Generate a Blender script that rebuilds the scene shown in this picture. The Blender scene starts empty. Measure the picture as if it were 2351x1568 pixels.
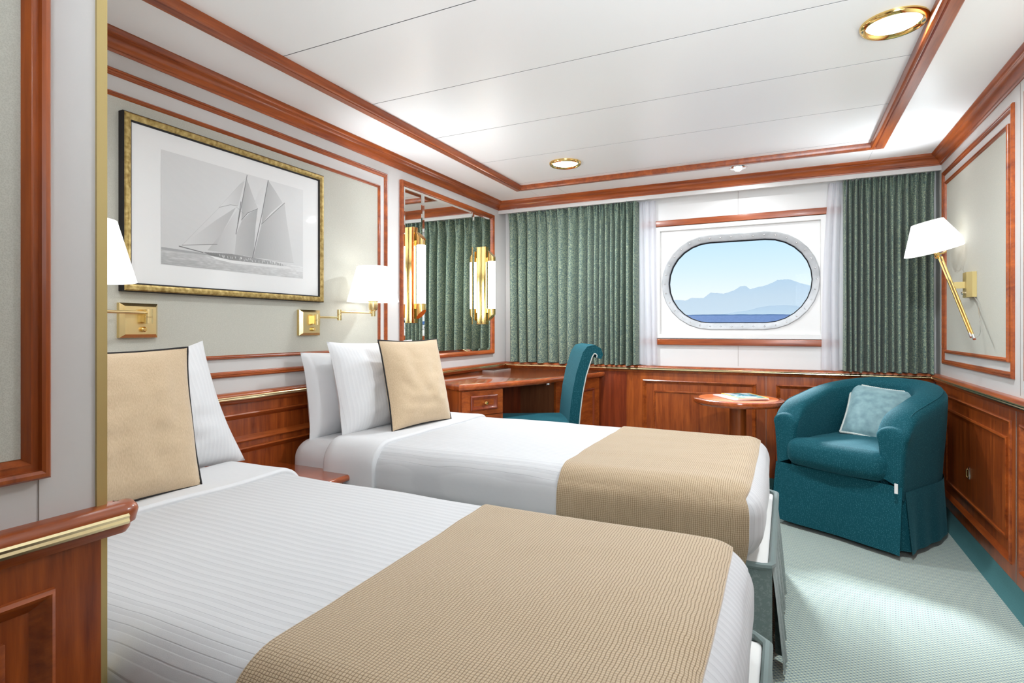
import bpy, bmesh, math, random
import numpy as np
from mathutils import Vector, Matrix, noise
random.seed(4)
PI = math.pi
SC = bpy.context.scene
COL = SC.collection
V = Vector

# ------------------------------------------------------------------ camera, world, lights, exposure
FPX, HX, HY, CZ = 1293.0, 1175.5, 755.0, 1.0437
YAW = math.atan(627.5 / 1293.0)
cam_d = bpy.data.cameras.new('camera'); cam = bpy.data.objects.new('camera', cam_d); COL.objects.link(cam)
cam.location = (0, 0, CZ); cam.rotation_euler = (PI / 2, 0, YAW)
cam_d.sensor_fit = 'HORIZONTAL'; cam_d.sensor_width = 36; cam_d.lens = FPX / 2351 * 36
cam_d.shift_y = -29.0 / 2351; cam_d.clip_start = .03; cam_d.clip_end = 3000
SC.camera = cam
SC.view_settings.view_transform = 'Standard'; SC.view_settings.look = 'None'
SC.view_settings.exposure = 0.20; SC.view_settings.gamma = 1.0; SC.view_settings.use_curve_mapping = False
SC.cycles.use_denoising = True
SC.cycles.max_bounces = 10; SC.cycles.diffuse_bounces = 6; SC.cycles.glossy_bounces = 5
SC.cycles.transparent_max_bounces = 12; SC.cycles.sample_clamp_indirect = 6

w = bpy.data.worlds.new('sky'); SC.world = w; w.use_nodes = True
nt = w.node_tree; nt.nodes.clear()
n_out = nt.nodes.new('ShaderNodeOutputWorld'); n_bg = nt.nodes.new('ShaderNodeBackground')
n_tc = nt.nodes.new('ShaderNodeTexCoord'); n_sep = nt.nodes.new('ShaderNodeSeparateXYZ'); n_cr = nt.nodes.new('ShaderNodeValToRGB')
nt.links.new(n_tc.outputs['Generated'], n_sep.inputs[0]); nt.links.new(n_sep.outputs['Z'], n_cr.inputs[0])
nt.links.new(n_cr.outputs[0], n_bg.inputs[0]); nt.links.new(n_bg.outputs[0], n_out.inputs[0])
cr = n_cr.color_ramp
cr.elements[0].position = 0.0; cr.elements[0].color = (.90, .94, .98, 1)
cr.elements[1].position = 1.0; cr.elements[1].color = (.10, .25, .62, 1)
for p_, c_ in ((.05, (.86, .95, 1.0, 1)), (.10, (.68, .87, 1.0, 1)), (.165, (.50, .77, 1.0, 1)), (.4, (.25, .5, .95, 1))):
    e_ = cr.elements.new(p_); e_.color = c_
n_bg.inputs[1].default_value = .93

COOL = (.86, .955, 1.06)     # camera white balance for a warm wooden room
def lamp(name, kind, loc, energy, color=(1, 1, 1), **k):
    d = bpy.data.lights.new(name, kind); d.energy = energy; d.color = tuple(a * b for a, b in zip(color, COOL))
    rot = k.pop('rot', None)
    for a, b in k.items(): setattr(d, a, b)
    o = bpy.data.objects.new(name, d); COL.objects.link(o); o.location = loc
    if rot: o.rotation_euler = rot
    return o
# hazy sun coming down through the porthole, 41 degrees high, from slightly left of the window
sun_dir = V((.36, -.92, -.80)).normalized()
sun = lamp('sun', 'SUN', (0, 8, 8), 7.5, (1, .97, .92), angle=math.radians(9))
sun.rotation_euler = sun_dir.to_track_quat('-Z', 'Y').to_euler()
# added fill lights, unseen behind the camera, to brighten ceiling and room
lamp('fill_light', 'AREA', (.40, -.35, .95), 13, (1, .985, .96), shape='RECTANGLE', size=.7, size_y=.6, spread=math.radians(95), rot=(math.radians(126), 0, math.radians(10)))
lamp('fill_light_far', 'AREA', (.2, -1.4, 1.0), 1.5, (1, .985, .96), shape='RECTANGLE', size=.8, size_y=.8, spread=math.radians(50), rot=(math.radians(113), 0, math.radians(18)))
lamp('fill_light_front', 'AREA', (.42, -.35, 1.5), 8, (1, .985, .96), shape='RECTANGLE', size=.6, size_y=.6, spread=math.radians(95), rot=(math.radians(92), 0, math.radians(16)))

# ------------------------------------------------------------------ material kit
class NT:
    def __init__(s, name):
        s.m = bpy.data.materials.new(name); s.m.use_nodes = True; s.t = s.m.node_tree
        s.b = s.t.nodes['Principled BSDF']; s.o = s.t.nodes['Material Output']
    def n(s, t, **k):
        x = s.t.nodes.new('ShaderNode' + t)
        for a, b in k.items():
            if a.startswith('i_'): x.inputs[a[2:].replace('_', ' ')].default_value = b
            else: setattr(x, a, b)
        return x
    def l(s, a, b): s.t.links.new(a, b)
    def set(s, **k):
        for a, b in k.items():
            s.b.inputs[a.replace('_', ' ')].default_value = b
        return s
    def coord(s, kind='Object', scale=(1, 1, 1), rot=(0, 0, 0)):
        c = s.n('TexCoord'); mp = s.n('Mapping'); s.l(c.outputs[kind], mp.inputs[0])
        mp.inputs['Scale'].default_value = scale; mp.inputs['Rotation'].default_value = rot
        return mp.outputs[0]
    def ramp(s, fac, stops):
        r = s.n('ValToRGB'); s.l(fac, r.inputs[0]); e = r.color_ramp.elements
        e[0].position, e[0].color = stops[0][0], (*stops[0][1], 1)
        e[1].position, e[1].color = stops[-1][0], (*stops[-1][1], 1)
        for p, c in stops[1:-1]:
            q = e.new(p); q.color = (*c, 1)
        return r.outputs[0]
    def math(s, op, a, b=None, c=None):
        m = s.n('Math', operation=op)
        for i, x in enumerate((a, b, c)):
            if x is None: continue
            if isinstance(x, (int, float)): m.inputs[i].default_value = x
            else: s.l(x, m.inputs[i])
        return m.outputs[0]
    def mix(s, fac, a, b):
        m = s.n('Mix', data_type='RGBA')
        for sock, x in ((m.inputs[0], fac), (m.inputs[6], a), (m.inputs[7], b)):
            if isinstance(x, (int, float)): sock.default_value = x
            elif isinstance(x, tuple): sock.default_value = (*x, 1)
            else: s.l(x, sock)
        return m.outputs[2]
    def bump(s, h, strength=.3, dist=.002, prev=None):
        b = s.n('Bump'); b.inputs['Strength'].default_value = strength; b.inputs['Distance'].default_value = dist
        s.l(h, b.inputs['Height'])
        if prev is not None: s.l(prev, b.inputs['Normal'])
        return b.outputs[0]

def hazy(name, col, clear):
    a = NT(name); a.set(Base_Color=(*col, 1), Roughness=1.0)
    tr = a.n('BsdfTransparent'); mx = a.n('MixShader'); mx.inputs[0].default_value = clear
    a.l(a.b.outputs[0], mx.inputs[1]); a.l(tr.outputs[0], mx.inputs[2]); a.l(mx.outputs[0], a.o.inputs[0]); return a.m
def plain(name, col, rough=.5, metal=0, **k):
    a = NT(name); a.set(Base_Color=(*col, 1), Roughness=rough, Metallic=metal); a.set(**k)
    return a.m

def wood(name, axis='z', dark=(.16, .024, .004), light=(.46, .105, .017), rough=.32, coat=.22):
    a = NT(name); s = {'x': (1.2, 16, 16), 'y': (16, 1.2, 16), 'z': (16, 16, 1.2)}[axis]
    c = a.coord('Object', s)
    n1 = a.n('TexNoise', i_Scale=1.6, i_Detail=6.0, i_Roughness=.62, i_Distortion=.6); a.l(c, n1.inputs[0])
    s2 = tuple(v * 9 for v in s); c2 = a.coord('Object', (s2[0], s2[1], s2[2]))
    n2 = a.n('TexNoise', i_Scale=1.0, i_Detail=3.0, i_Roughness=.6); a.l(c2, n2.inputs[0])
    f = a.math('ADD', a.math('MULTIPLY', n1.outputs[0], .75), a.math('MULTIPLY', n2.outputs[0], .25))
    mid = tuple((p + q) / 2 for p, q in zip(dark, light))
    col = a.ramp(f, [(.32, dark), (.5, mid), (.66, light)])
    a.l(col, a.b.inputs['Base Color'])
    a.set(Roughness=rough, Coat_Weight=coat, Coat_Roughness=.12)
    a.l(a.bump(n2.outputs[0], .08, .001), a.b.inputs['Normal'])
    return a.m

def brushed(name, col, rough):
    a = NT(name); a.set(Base_Color=(*col, 1), Metallic=1.0, Roughness=rough)
    n = a.n('TexNoise', i_Scale=90.0, i_Detail=2.0); a.l(a.coord('Object', (1, 1, 8)), n.inputs[0])
    a.l(a.bump(n.outputs[0], .04, .001), a.b.inputs['Normal'])
    return a.m

M = {}
M['wood_z'] = wood('cherry_wood_upright', 'z')
M['wood_y'] = wood('cherry_wood_long', 'y')
M['wood_x'] = wood('cherry_wood_cross', 'x')
M['wood_dark'] = wood('cherry_wood_deep', 'z', (.12, .016, .005), (.29, .05, .012))
M['wood_gloss'] = wood('cherry_wood_polished', 'y', (.20, .03, .008), (.48, .11, .025), .12, .9)
M['wood_top'] = wood('cherry_wood_inlay', 'x', (.55, .10, .015), (.90, .24, .05), .35, .12)
M['cream'] = plain('cream_laminate', (.62, .60, .58), .42)
M['white_lam'] = plain('white_laminate', (.72, .71, .695), .4)
M['ceil'] = plain('ceiling_white', (.92, .92, .91), .35)
M['ceil2'] = plain('ceiling_joint', (.11, .11, .105), .8)
M['joint'] = plain('joint_line', (.28, .25, .22), .8)  # darker colour of the thin joint strips
M['brass'] = brushed('polished_brass', (.86, .60, .22), .12)
M['satin'] = brushed('satin_brass', (.84, .66, .33), .27)
M['strip'] = brushed('pale_brass', (.83, .69, .40), .22)
M['anod'] = plain('anodised_gold', (.53, .41, .17), .38, .55)
M['chrome'] = plain('chrome', (.8, .8, .8), .12, 1.0)
M['black'] = plain('black_fabric', (.015, .013, .013), .8)
M['dark'] = plain('dark_gap', (.01, .01, .01), .9)
M['mirror'] = plain('mirror_glass', (.90, .93, .90), .0, 1.0)
M['paper'] = plain('mat_board', (.78, .78, .77), .45, 0, Coat_Weight=.6, Coat_Roughness=.04)
M['white_p'] = plain('white_paper', (.8, .8, .8), .5)
M['yellow'] = plain('yellow_border', (.9, .62, .05), .4)

def emis(name, col, st):
    a = NT(name); a.set(Base_Color=(.9, .9, .9, 1), Emission_Color=(*col, 1), Emission_Strength=st); return a.m
M['shade'] = emis('lit_lamp_shade', (1, .99, .98), 1.05)
M['tube'] = emis('lit_frosted_tube', (.95, .98, 1), 9.0)
M['diff'] = emis('lit_diffuser', (.95, .98, 1), 9.0)

# gold leaf frame
a = NT('aged_gold_leaf'); n = a.n('TexNoise', i_Scale=60.0, i_Detail=5.0); a.l(a.coord(), n.inputs[0])
a.l(a.ramp(n.outputs[0], [(.3, (.22, .14, .04)), (.5, (.38, .27, .09)), (.7, (.55, .41, .17))]), a.b.inputs['Base Color'])
a.set(Metallic=.75, Roughness=.38); M['gold'] = a.m

# wallpaper : fine woven
a = NT('woven_wallpaper'); a.set(Base_Color=(.60, .585, .505, 1), Roughness=.7)
wv = a.n('TexVoronoi', i_Scale=520.0); a.l(a.coord('Object', (1, 1, 1)), wv.inputs[0])
cc = a.ramp(wv.outputs[0], [(.0, (.45, .44, .375)), (.8, (.55, .54, .47))]); a.l(cc, a.b.inputs['Base Color'])
a.l(a.bump(wv.outputs[0], .25, .001), a.b.inputs['Normal']); M['wallpaper'] = a.m

# striped sheet
def sheet(name, axis, per, hi=(.57, .57, .575), lo=(.47, .47, .48), bs=.35, vec='Object'):
    a = NT(name); c = a.n('TexCoord'); sp = a.n('SeparateXYZ'); a.l(c.outputs[vec], sp.inputs[0])
    nz = a.n('TexNoise', i_Scale=4.0, i_Detail=2.0); a.l(c.outputs[vec], nz.inputs[0])
    v = a.math('ADD', sp.outputs[axis], a.math('MULTIPLY', nz.outputs[0], .012))
    f = a.math('FRACT', a.math('MULTIPLY', v, 1 / per))
    pp = a.math('PINGPONG', a.math('MULTIPLY', v, 2 / per), 1.0)
    ln = a.ramp(f, [(.0, (0, 0, 0)), (.06, (1, 1, 1)), (.5, (1, 1, 1)), (.56, (.6, .6, .6)), (.94, (.6, .6, .6)), (1, (0, 0, 0))])
    a.l(a.mix(ln, lo, hi), a.b.inputs['Base Color'])
    n2 = a.n('TexNoise', i_Scale=900.0, i_Detail=1.0); a.l(c.outputs[vec], n2.inputs[0])
    b1 = a.bump(n2.outputs[0], .15, .0006)
    n3 = a.n('TexNoise', i_Scale=9.0, i_Detail=3.0); a.l(c.outputs[vec], n3.inputs[0])
    b2 = a.bump(n3.outputs[0], .25, .012, b1)
    a.l(a.bump(ln, bs, .0016, b2), a.b.inputs['Normal'])
    a.set(Roughness=.75, Sheen_Weight=.15)
    return a.m
M['sheet'] = sheet('white_striped_cotton', 'Y', .021)
M['plain_sheet'] = sheet('white_plain_cotton', 'Y', .012, (.66, .66, .665), (.655, .655, .66), .03)
M['pillow'] = sheet('white_striped_pillowcase', 'Y', .016, (.72, .72, .725), (.66, .66, .67), .25)

# waffle runner (uv in metres)
a = NT('tan_waffle_weave'); c = a.n('TexCoord'); sp = a.n('SeparateXYZ'); a.l(c.outputs['UV'], sp.inputs[0])
nz = a.n('TexNoise', i_Scale=30.0, i_Detail=2.0); a.l(c.outputs['UV'], nz.inputs[0])
jit = a.math('MULTIPLY', nz.outputs[0], .006)
fu = a.math('PINGPONG', a.math('MULTIPLY', a.math('ADD', sp.outputs['X'], jit), 2 / .0062), 1.0)
fv = a.math('PINGPONG', a.math('MULTIPLY', a.math('ADD', sp.outputs['Y'], jit), 2 / .0058), 1.0)
gu = a.ramp(fu, [(.0, (0, 0, 0)), (.36, (1, 1, 1)), (1, (1, 1, 1))]); gv = a.ramp(fv, [(.0, (.35, .35, .35)), (.4, (1, 1, 1)), (1, (1, 1, 1))])
g = a.math('MULTIPLY', gu, gv)
n4 = a.n('TexNoise', i_Scale=700.0, i_Detail=1.0); a.l(c.outputs['UV'], n4.inputs[0])
base = a.mix(n4.outputs[0], (.42, .305, .185), (.56, .435, .29))
a.l(a.mix(g, (.20, .125, .05), base), a.b.inputs['Base Color'])
b0 = a.bump(n4.outputs[0], .3, .0008)
a.l(a.bump(g, .55, .0018, b0), a.b.inputs['Normal']); a.set(Roughness=.85, Sheen_Weight=.3, Sheen_Roughness=.4); M['runner'] = a.m

# tan cushion cloth
a = NT('tan_crepe'); n = a.n('TexNoise', i_Scale=1.0, i_Detail=2.0); a.l(a.coord('Object', (260, 460, 120)), n.inputs[0])
a.l(a.ramp(n.outputs[0], [(.3, (.52, .38, .235)), (.7, (.62, .47, .305))]), a.b.inputs['Base Color'])
n5 = a.n('TexNoise', i_Scale=14.0, i_Detail=2.0); a.l(a.coord(), n5.inputs[0])
a.l(a.bump(n.outputs[0], .3, .001, a.bump(n5.outputs[0], .3, .01)), a.b.inputs['Normal']); a.set(Roughness=.9, Sheen_Weight=.3); M['tan'] = a.m

# teal upholstery with tiny pale flecks
a = NT('teal_upholstery'); vo = a.n('TexVoronoi', i_Scale=210.0); vo.inputs['Randomness'].default_value = .55
a.l(a.coord('Object', (1, 1, .75)), vo.inputs[0])
fl = a.ramp(vo.outputs[0], [(.0, (1, 1, 1)), (.20, (.9, .9, .9)), (.30, (0, 0, 0)), (1, (0, 0, 0))])
a.l(a.mix(a.math('MULTIPLY', fl, .5), (.002, .062, .082), (.08, .28, .32)), a.b.inputs['Base Color'])
a.l(a.bump(fl, .35, .0012), a.b.inputs['Normal']); a.set(Roughness=.75, Sheen_Weight=.12, Sheen_Roughness=.45, Sheen_Tint=(.3, .8, .95, 1), Specular_IOR_Level=.2); M['teal'] = a.m
a = NT('blue_grey_velvet'); n = a.n('TexNoise', i_Scale=26.0, i_Detail=6.0); a.l(a.coord(), n.inputs[0])
a.l(a.ramp(n.outputs[0], [(.3, (.11, .21, .235)), (.7, (.22, .36, .38))]), a.b.inputs['Base Color'])
a.l(a.bump(n.outputs[0], .3, .003), a.b.inputs['Normal']); a.set(Roughness=.6, Sheen_Weight=.8, Sheen_Tint=(.75, .92, .95, 1)); M['velvet'] = a.m
M['rope'] = plain('pale_rope', (.55, .58, .54), .8)

# scroll pattern cloths
def damask(name, ground, fig, sc, amt=1.0, rough=.7):
    a = NT(name); c = a.coord('UV', (1, 1, 1))
    n1 = a.n('TexNoise', i_Scale=sc, i_Detail=1.5, i_Distortion=1.4); a.l(c, n1.inputs[0])
    f = a.math('PINGPONG', a.math('MULTIPLY', n1.outputs[0], 9.0), 1.0)
    vo = a.n('TexVoronoi', i_Scale=sc * 1.6); a.l(c, vo.inputs[0])
    k = a.math('MULTIPLY', a.ramp(f, [(.36, (0, 0, 0)), (.55, (1, 1, 1))]), a.ramp(vo.outputs[0], [(.45, (1, 1, 1)), (.62, (0, 0, 0))]))
    a.l(a.mix(a.math('MULTIPLY', k, amt), ground, fig), a.b.inputs['Base Color'])
    a.set(Roughness=rough, Sheen_Weight=.15); a.l(a.bump(k, .15, .0006), a.b.inputs['Normal'])
    return a.m
M['curtain'] = damask('sage_damask', (.085, .135, .12), (.36, .42, .27), 95)
M['ticking'] = plain('base_ticking', (.7, .69, .66), .8); M['skirt_shade'] = plain('skirt_gap_shade', (.05, .07, .07), .9)  # base painted dark to stand in for shade inside the skirt gaps
M['skirt'] = damask('grey_green_damask', (.15, .20, .19), (.24, .29, .27), 50, .6)

a = NT('sheer_voile'); a.set(Base_Color=(.88, .88, .92, 1), Roughness=.9)
tr = a.n('BsdfTransparent'); tl = a.n('BsdfTranslucent'); tl.inputs[0].default_value = (.9, .9, .95, 1)
m1 = a.n('MixShader'); m1.inputs[0].default_value = .45; a.l(a.b.outputs[0], m1.inputs[1]); a.l(tl.outputs[0], m1.inputs[2])
m2 = a.n('MixShader'); m2.inputs[0].default_value = .22; a.l(m1.outputs[0], m2.inputs[1]); a.l(tr.outputs[0], m2.inputs[2])
a.l(m2.outputs[0], a.o.inputs[0]); M['sheer'] = a.m

a = NT('window_glass'); tr = a.n('BsdfTransparent'); gl = a.n('BsdfGlossy'); gl.inputs['Roughness'].default_value = .02
fr = a.n('Fresnel'); fr.inputs[0].default_value = 1.2; mx = a.n('MixShader'); a.l(a.math('MULTIPLY', fr.outputs[0], .2), mx.inputs[0])
a.l(tr.outputs[0], mx.inputs[1]); a.l(gl.outputs[0], mx.inputs[2]); a.l(mx.outputs[0], a.o.inputs[0]); M['glass'] = a.m

# carpet : grey green with a lattice of pale and dark flecks
a = NT('flecked_carpet'); c = a.n('TexCoord'); mp = a.n('Mapping'); a.l(c.outputs['Object'], mp.inputs[0])
mp.inputs['Rotation'].default_value = (0, 0, math.radians(8)); mp.inputs['Scale'].default_value = (1, 1, 1)
sp = a.n('SeparateXYZ'); a.l(mp.outputs[0], sp.inputs[0])
def lattice(px, py, ox, oy, r):
    u = a.math('SUBTRACT', a.math('FRACT', a.math('ADD', a.math('MULTIPLY', sp.outputs['X'], 1 / px), ox)), .5)
    v = a.math('SUBTRACT', a.math('FRACT', a.math('ADD', a.math('MULTIPLY', sp.outputs['Y'], 1 / py), oy)), .5)
    d = a.math('ADD', a.math('MULTIPLY', u, u), a.math('MULTIPLY', v, v))
    return a.math('LESS_THAN', d, r * r)
P_ = .0165
nn = a.n('TexNoise', i_Scale=420.0, i_Detail=2.0); a.l(c.outputs['Object'], nn.inputs[0])
ground = a.mix(nn.outputs[0], (.21, .28, .255), (.36, .435, .405))
d1 = a.math('ADD', lattice(P_, P_, 0, 0, .15), lattice(P_, P_, .5, .5, .15))
d2 = a.math('ADD', lattice(P_, P_, .5, 0, .15), lattice(P_, P_, 0, .5, .13))
col = a.mix(a.math('MULTIPLY', d1, .75), ground, (.62, .64, .42))
col = a.mix(a.math('MULTIPLY', d2, .75), col, (.035, .07, .11))
a.l(col, a.b.inputs['Base Color']); a.set(Roughness=.95, Sheen_Weight=.25)
a.l(a.bump(nn.outputs[0], .5, .003), a.b.inputs['Normal']); M['carpet'] = a.m
a = NT('teal_carpet_base'); nn = a.n('TexNoise', i_Scale=500.0, i_Detail=2.0); a.l(a.coord(), nn.inputs[0])
a.l(a.mix(nn.outputs[0], (.02, .09, .10), (.07, .20, .20)), a.b.inputs['Base Color']); a.set(Roughness=.95); M['base'] = a.m

# ------------------------------------------------------------------ mesh kit
class G:
    def __init__(s): s.v = []; s.f = []; s.uv = {}; s.mi = []; s.cur = 0
    def add(s, vs, fs, uvs=None):
        b = len(s.v); s.v += [V(p) for p in vs]
        for f in fs:
            if uvs is not None: s.uv[len(s.f)] = [uvs[i] for i in f]
            s.f.append(tuple(i + b for i in f)); s.mi.append(s.cur)
        return s
    def box(s, a, b, bev=0):
        x0, y0, z0 = a; x1, y1, z1 = b
        if bev <= 0:
            vs = [(x, y, z) for z in (z0, z1) for y in (y0, y1) for x in (x0, x1)]
            return s.add(vs, [(0, 2, 3, 1), (4, 5, 7, 6), (0, 1, 5, 4), (2, 6, 7, 3), (0, 4, 6, 2), (1, 3, 7, 5)])
        return s.rbox(((x0 + x1) / 2, (y0 + y1) / 2, (z0 + z1) / 2), (abs(x1 - x0) / 2, abs(y1 - y0) / 2, abs(z1 - z0) / 2), bev, 3)
    def rbox(s, c, h, r, n=6, disp=None, nflat=1):
        """rounded box: n segments in every rounding, nflat in every flat stretch"""
        c = V(c); r = min(r, *h) * .999
        def ax(H):
            t = [-(H) + (1 - math.cos(i / n * PI / 2)) * 0 + r * math.tan(i / n * PI / 4) * 0 + i / n * r for i in range(n)]
            fl = max(1, nflat if isinstance(nflat, int) else int(2 * (H - r) / nflat) + 1)
            mid = [-(H - r) + 2 * (H - r) * i / fl for i in range(fl + 1)]
            return t + mid + [-q for q in reversed(t)]
        A = [ax(q) for q in h]
        idx = {}; vs = []; fs = []
        def vert(p):
            k = tuple(round(q, 6) for q in p)
            if k in idx: return idx[k]
            q = V([max(-(H - r), min(H - r, t)) for t, H in zip(p, h)]); dd = V(p) - q
            if dd.length > 1e-9: dd.normalize(); P = q + dd * r
            else: P = V(p)
            P = P + c
            if disp: P = P + disp(P, dd)
            idx[k] = len(vs); vs.append(P); return idx[k]
        for d in range(3):
            e, g = (d + 1) % 3, (d + 2) % 3
            for sgn in (-1, 1):
                for i in range(len(A[e]) - 1):
                    for j in range(len(A[g]) - 1):
                        q = []
                        for ii, jj in ((i, j), (i + 1, j), (i + 1, j + 1), (i, j + 1)):
                            p = [0, 0, 0]; p[d] = sgn * h[d]; p[e] = A[e][ii]; p[g] = A[g][jj]; q.append(vert(p))
                        if len(set(q)) == 4: fs.append(q if sgn > 0 else q[::-1])
        return s.add(vs, fs)
    def grid(s, fn, nu, nv, uvf=None, closeu=False):
        vs = [fn(i / nu, j / nv) for j in range(nv + 1) for i in range(nu + (0 if closeu else 1))]
        W = nu if closeu else nu + 1
        uv = [uvf(i / nu, j / nv) for j in range(nv + 1) for i in range(W)] if uvf else None
        fs = [(j * W + i, j * W + (i + 1) % W, (j + 1) * W + (i + 1) % W, (j + 1) * W + i) for j in range(nv) for i in range(nu)]
        return s.add(vs, fs, uv)
    def tube(s, pts, r, n=10, cap=True, closed=False):
        pts = [V(p) for p in pts]; N = len(pts); vs = []; prev = None
        rr = r if isinstance(r, (list, tuple)) else [r] * N
        for i, p in enumerate(pts):
            if closed: t = pts[(i + 1) % N] - pts[i - 1]
            else: t = pts[min(i + 1, N - 1)] - pts[max(i - 1, 0)]
            t.normalize()
            if prev is None: a = t.orthogonal().normalized()
            else: a = (prev - t * prev.dot(t)).normalized()
            prev = a; b = t.cross(a)
            for k in range(n):
                q = 2 * PI * k / n; vs.append(p + (a * math.cos(q) + b * math.sin(q)) * rr[i])
        fs = [(i * n + k, i * n + (k + 1) % n, ((i + 1) % N) * n + (k + 1) % n, ((i + 1) % N) * n + k) for i in range(N if closed else N - 1) for k in range(n)]
        if cap and not closed: fs += [tuple(range(n))[::-1], tuple((N - 1) * n + k for k in range(n))]
        return s.add(vs, fs)
    def lathe(s, prof, c, axis=(0, 0, 1), n=32):
        """prof: (radius, height along axis)"""
        c = V(c); ax = V(axis).normalized(); a = ax.orthogonal().normalized(); b = ax.cross(a); vs = []
        for r, h in prof:
            for k in range(n):
                q = 2 * PI * k / n; vs.append(c + ax * h + (a * math.cos(q) + b * math.sin(q)) * max(r, 1e-5))
        fs = [(i * n + k, i * n + (k + 1) % n, (i + 1) * n + (k + 1) % n, (i + 1) * n + k) for i in range(len(prof) - 1) for k in range(n)]
        return s.add(vs, fs)
    def frame(s, pl, u0, u1, v0, v1, prof):
        """mitred rectangular frame; prof = (inset from the outer edge, height off the plane)"""
        vs = []
        for t, h in prof:
            for u, v in ((u0 + t, v0 + t), (u1 - t, v0 + t), (u1 - t, v1 - t), (u0 + t, v1 - t)): vs.append(pl(u, v, h))
        n = len(prof)
        return s.add(vs, [(i * 4 + k, i * 4 + (k + 1) % 4, (i + 1) * 4 + (k + 1) % 4, (i + 1) * 4 + k) for i in range(n - 1) for k in range(4)])
    def strip(s, pl, u0, u1, prof, m0=0, m1=0, cap=True):
        """moulding along u; prof = (v, height); m0/m1 mitre the ends by height*m"""
        vs = []
        for v, h in prof: vs += [pl(u0 + h * m0, v, h), pl(u1 - h * m1, v, h)]
        n = len(prof); fs = [(2 * i, 2 * i + 1, 2 * i + 3, 2 * i + 2) for i in range(n - 1)]
        if cap: fs += [tuple(2 * i for i in range(n)), tuple(2 * i + 1 for i in reversed(range(n)))]
        return s.add(vs, fs)
    def prism(s, poly, z0, z1):
        n = len(poly); vs = [(x, y, z0) for x, y in poly] + [(x, y, z1) for x, y in poly]
        return s.add(vs, [tuple(range(n))[::-1], tuple(range(n, 2 * n))] + [(i, (i + 1) % n, (i + 1) % n + n, i + n) for i in range(n)])
    def xf(s, mat): s.v = [mat @ p for p in s.v]; return s

def org(p):
    o = V((0, 0, 0))
    while p is not None: o += V(p.location); p = p.parent
    return o
def obj(name, g, mat, parent=None, smooth=35, origin=None):
    """mesh given in world coordinates"""
    o0 = org(parent) if parent is not None else V(origin or (0, 0, 0))
    me = bpy.data.meshes.new(name); me.from_pydata([p - o0 for p in g.v], [], g.f)
    mats = mat if isinstance(mat, (list, tuple)) else [mat]
    for m in mats: me.materials.append(m)
    if len(mats) > 1: me.polygons.foreach_set('material_index', g.mi)
    if g.uv:
        ul = me.uv_layers.new(name='UVMap'); k = 0
        for pi, p in enumerate(me.polygons):
            q = g.uv.get(pi)
            for li in range(p.loop_total):
                if q: ul.data[p.loop_start + li].uv = q[li]
    bm = bmesh.new(); bm.from_mesh(me); bmesh.ops.recalc_face_normals(bm, faces=bm.faces); bm.to_mesh(me); bm.free()
    if smooth:
        me.polygons.foreach_set('use_smooth', [True] * len(me.polygons)); me.set_sharp_from_angle(angle=math.radians(smooth))
    me.update()
    o = bpy.data.objects.new(name, me); COL.objects.link(o)
    if parent is not None: o.parent = parent
    else: o.location = o0
    return o
def tag(o, label=None, cat=None, group=None, kind=None):
    for k, v in (('label', label), ('category', cat), ('group', group), ('kind', kind)):
        if v: o[k] = v
    return o
def thing(name, label, cat, loc, group=None):
    o = bpy.data.objects.new(name, None); COL.objects.link(o); o.location = loc; o.empty_display_size = .1
    return tag(o, label, cat, group)
def struct(name, g, mat, label=None, smooth=35):
    o = obj(name, g, mat, None, smooth); tag(o, label, None, None, 'structure'); return o
def plane(o, u, v, n):
    o, u, v, n = V(o), V(u), V(v), V(n)
    return lambda a, b, h=0: o + u * a + v * b + n * h

XL, XR, YW, XN, YN, CH = -2.046, .803, 4.10, -.93, .49, 2.041
YB = -1.7
YV = 3.97       # fascia over the curtains
YD = 4.045      # face of the wainscot under the window
PLF = plane((XL, 0, 0), (0, 1, 0), (0, 0, 1), (1, 0, 0))
PRT = plane((XR, 0, 0), (0, 1, 0), (0, 0, 1), (-1, 0, 0))
PWN = plane((0, YW, 0), (1, 0, 0), (0, 0, 1), (0, -1, 0))
PNR = plane((XN, 0, 0), (0, 1, 0), (0, 0, 1), (1, 0, 0))
PCL = plane((0, 0, CH), (1, 0, 0), (0, 1, 0), (0, 0, -1))

# ------------------------------------------------------------------ room shell
fl = struct('floor', G().box((XL - .1, YB - .1, -.06), (XR + .1, YW + .2, 0)), M['carpet'], 'grey-green carpet with pale and dark flecks')
ce = struct('ceiling', G().box((XL - .1, YB - .1, CH + .0006), (XR + .1, YW + .2, CH + .08)), M['ceil2'], 'white panelled ceiling')
# ceiling panels: the inner field between the wooden ring, long planks across the room, and the border
xi0, xi1, yi1 = -1.66, .44, 3.55
ys = [YB, -.995, -.5, -.003, .495, .992, 1.489, 1.981, 2.478, 2.972, 3.50, 3.58]
for k in range(len(ys) - 1):
    b = .0045
    obj('ceiling_panel', G().box((xi0, ys[k] + b / 2, CH), (xi1, ys[k + 1] - b / 2, CH + .018)), M['ceil'], ce, 0)
for a_, b_ in (((XL, YB, CH), (xi0 - .001, YV + .2, CH + .018)), ((xi1 + .001, YB, CH), (XR, YV + .2, CH + .018)), ((xi0, 3.582, CH), (-1.449, YV + .2, CH + .018)), ((-1.4475, 3.582, CH), (xi1, YV + .2, CH + .018))):
    obj('border_panel', G().box(a_, b_), M['ceil'], ce)

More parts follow.
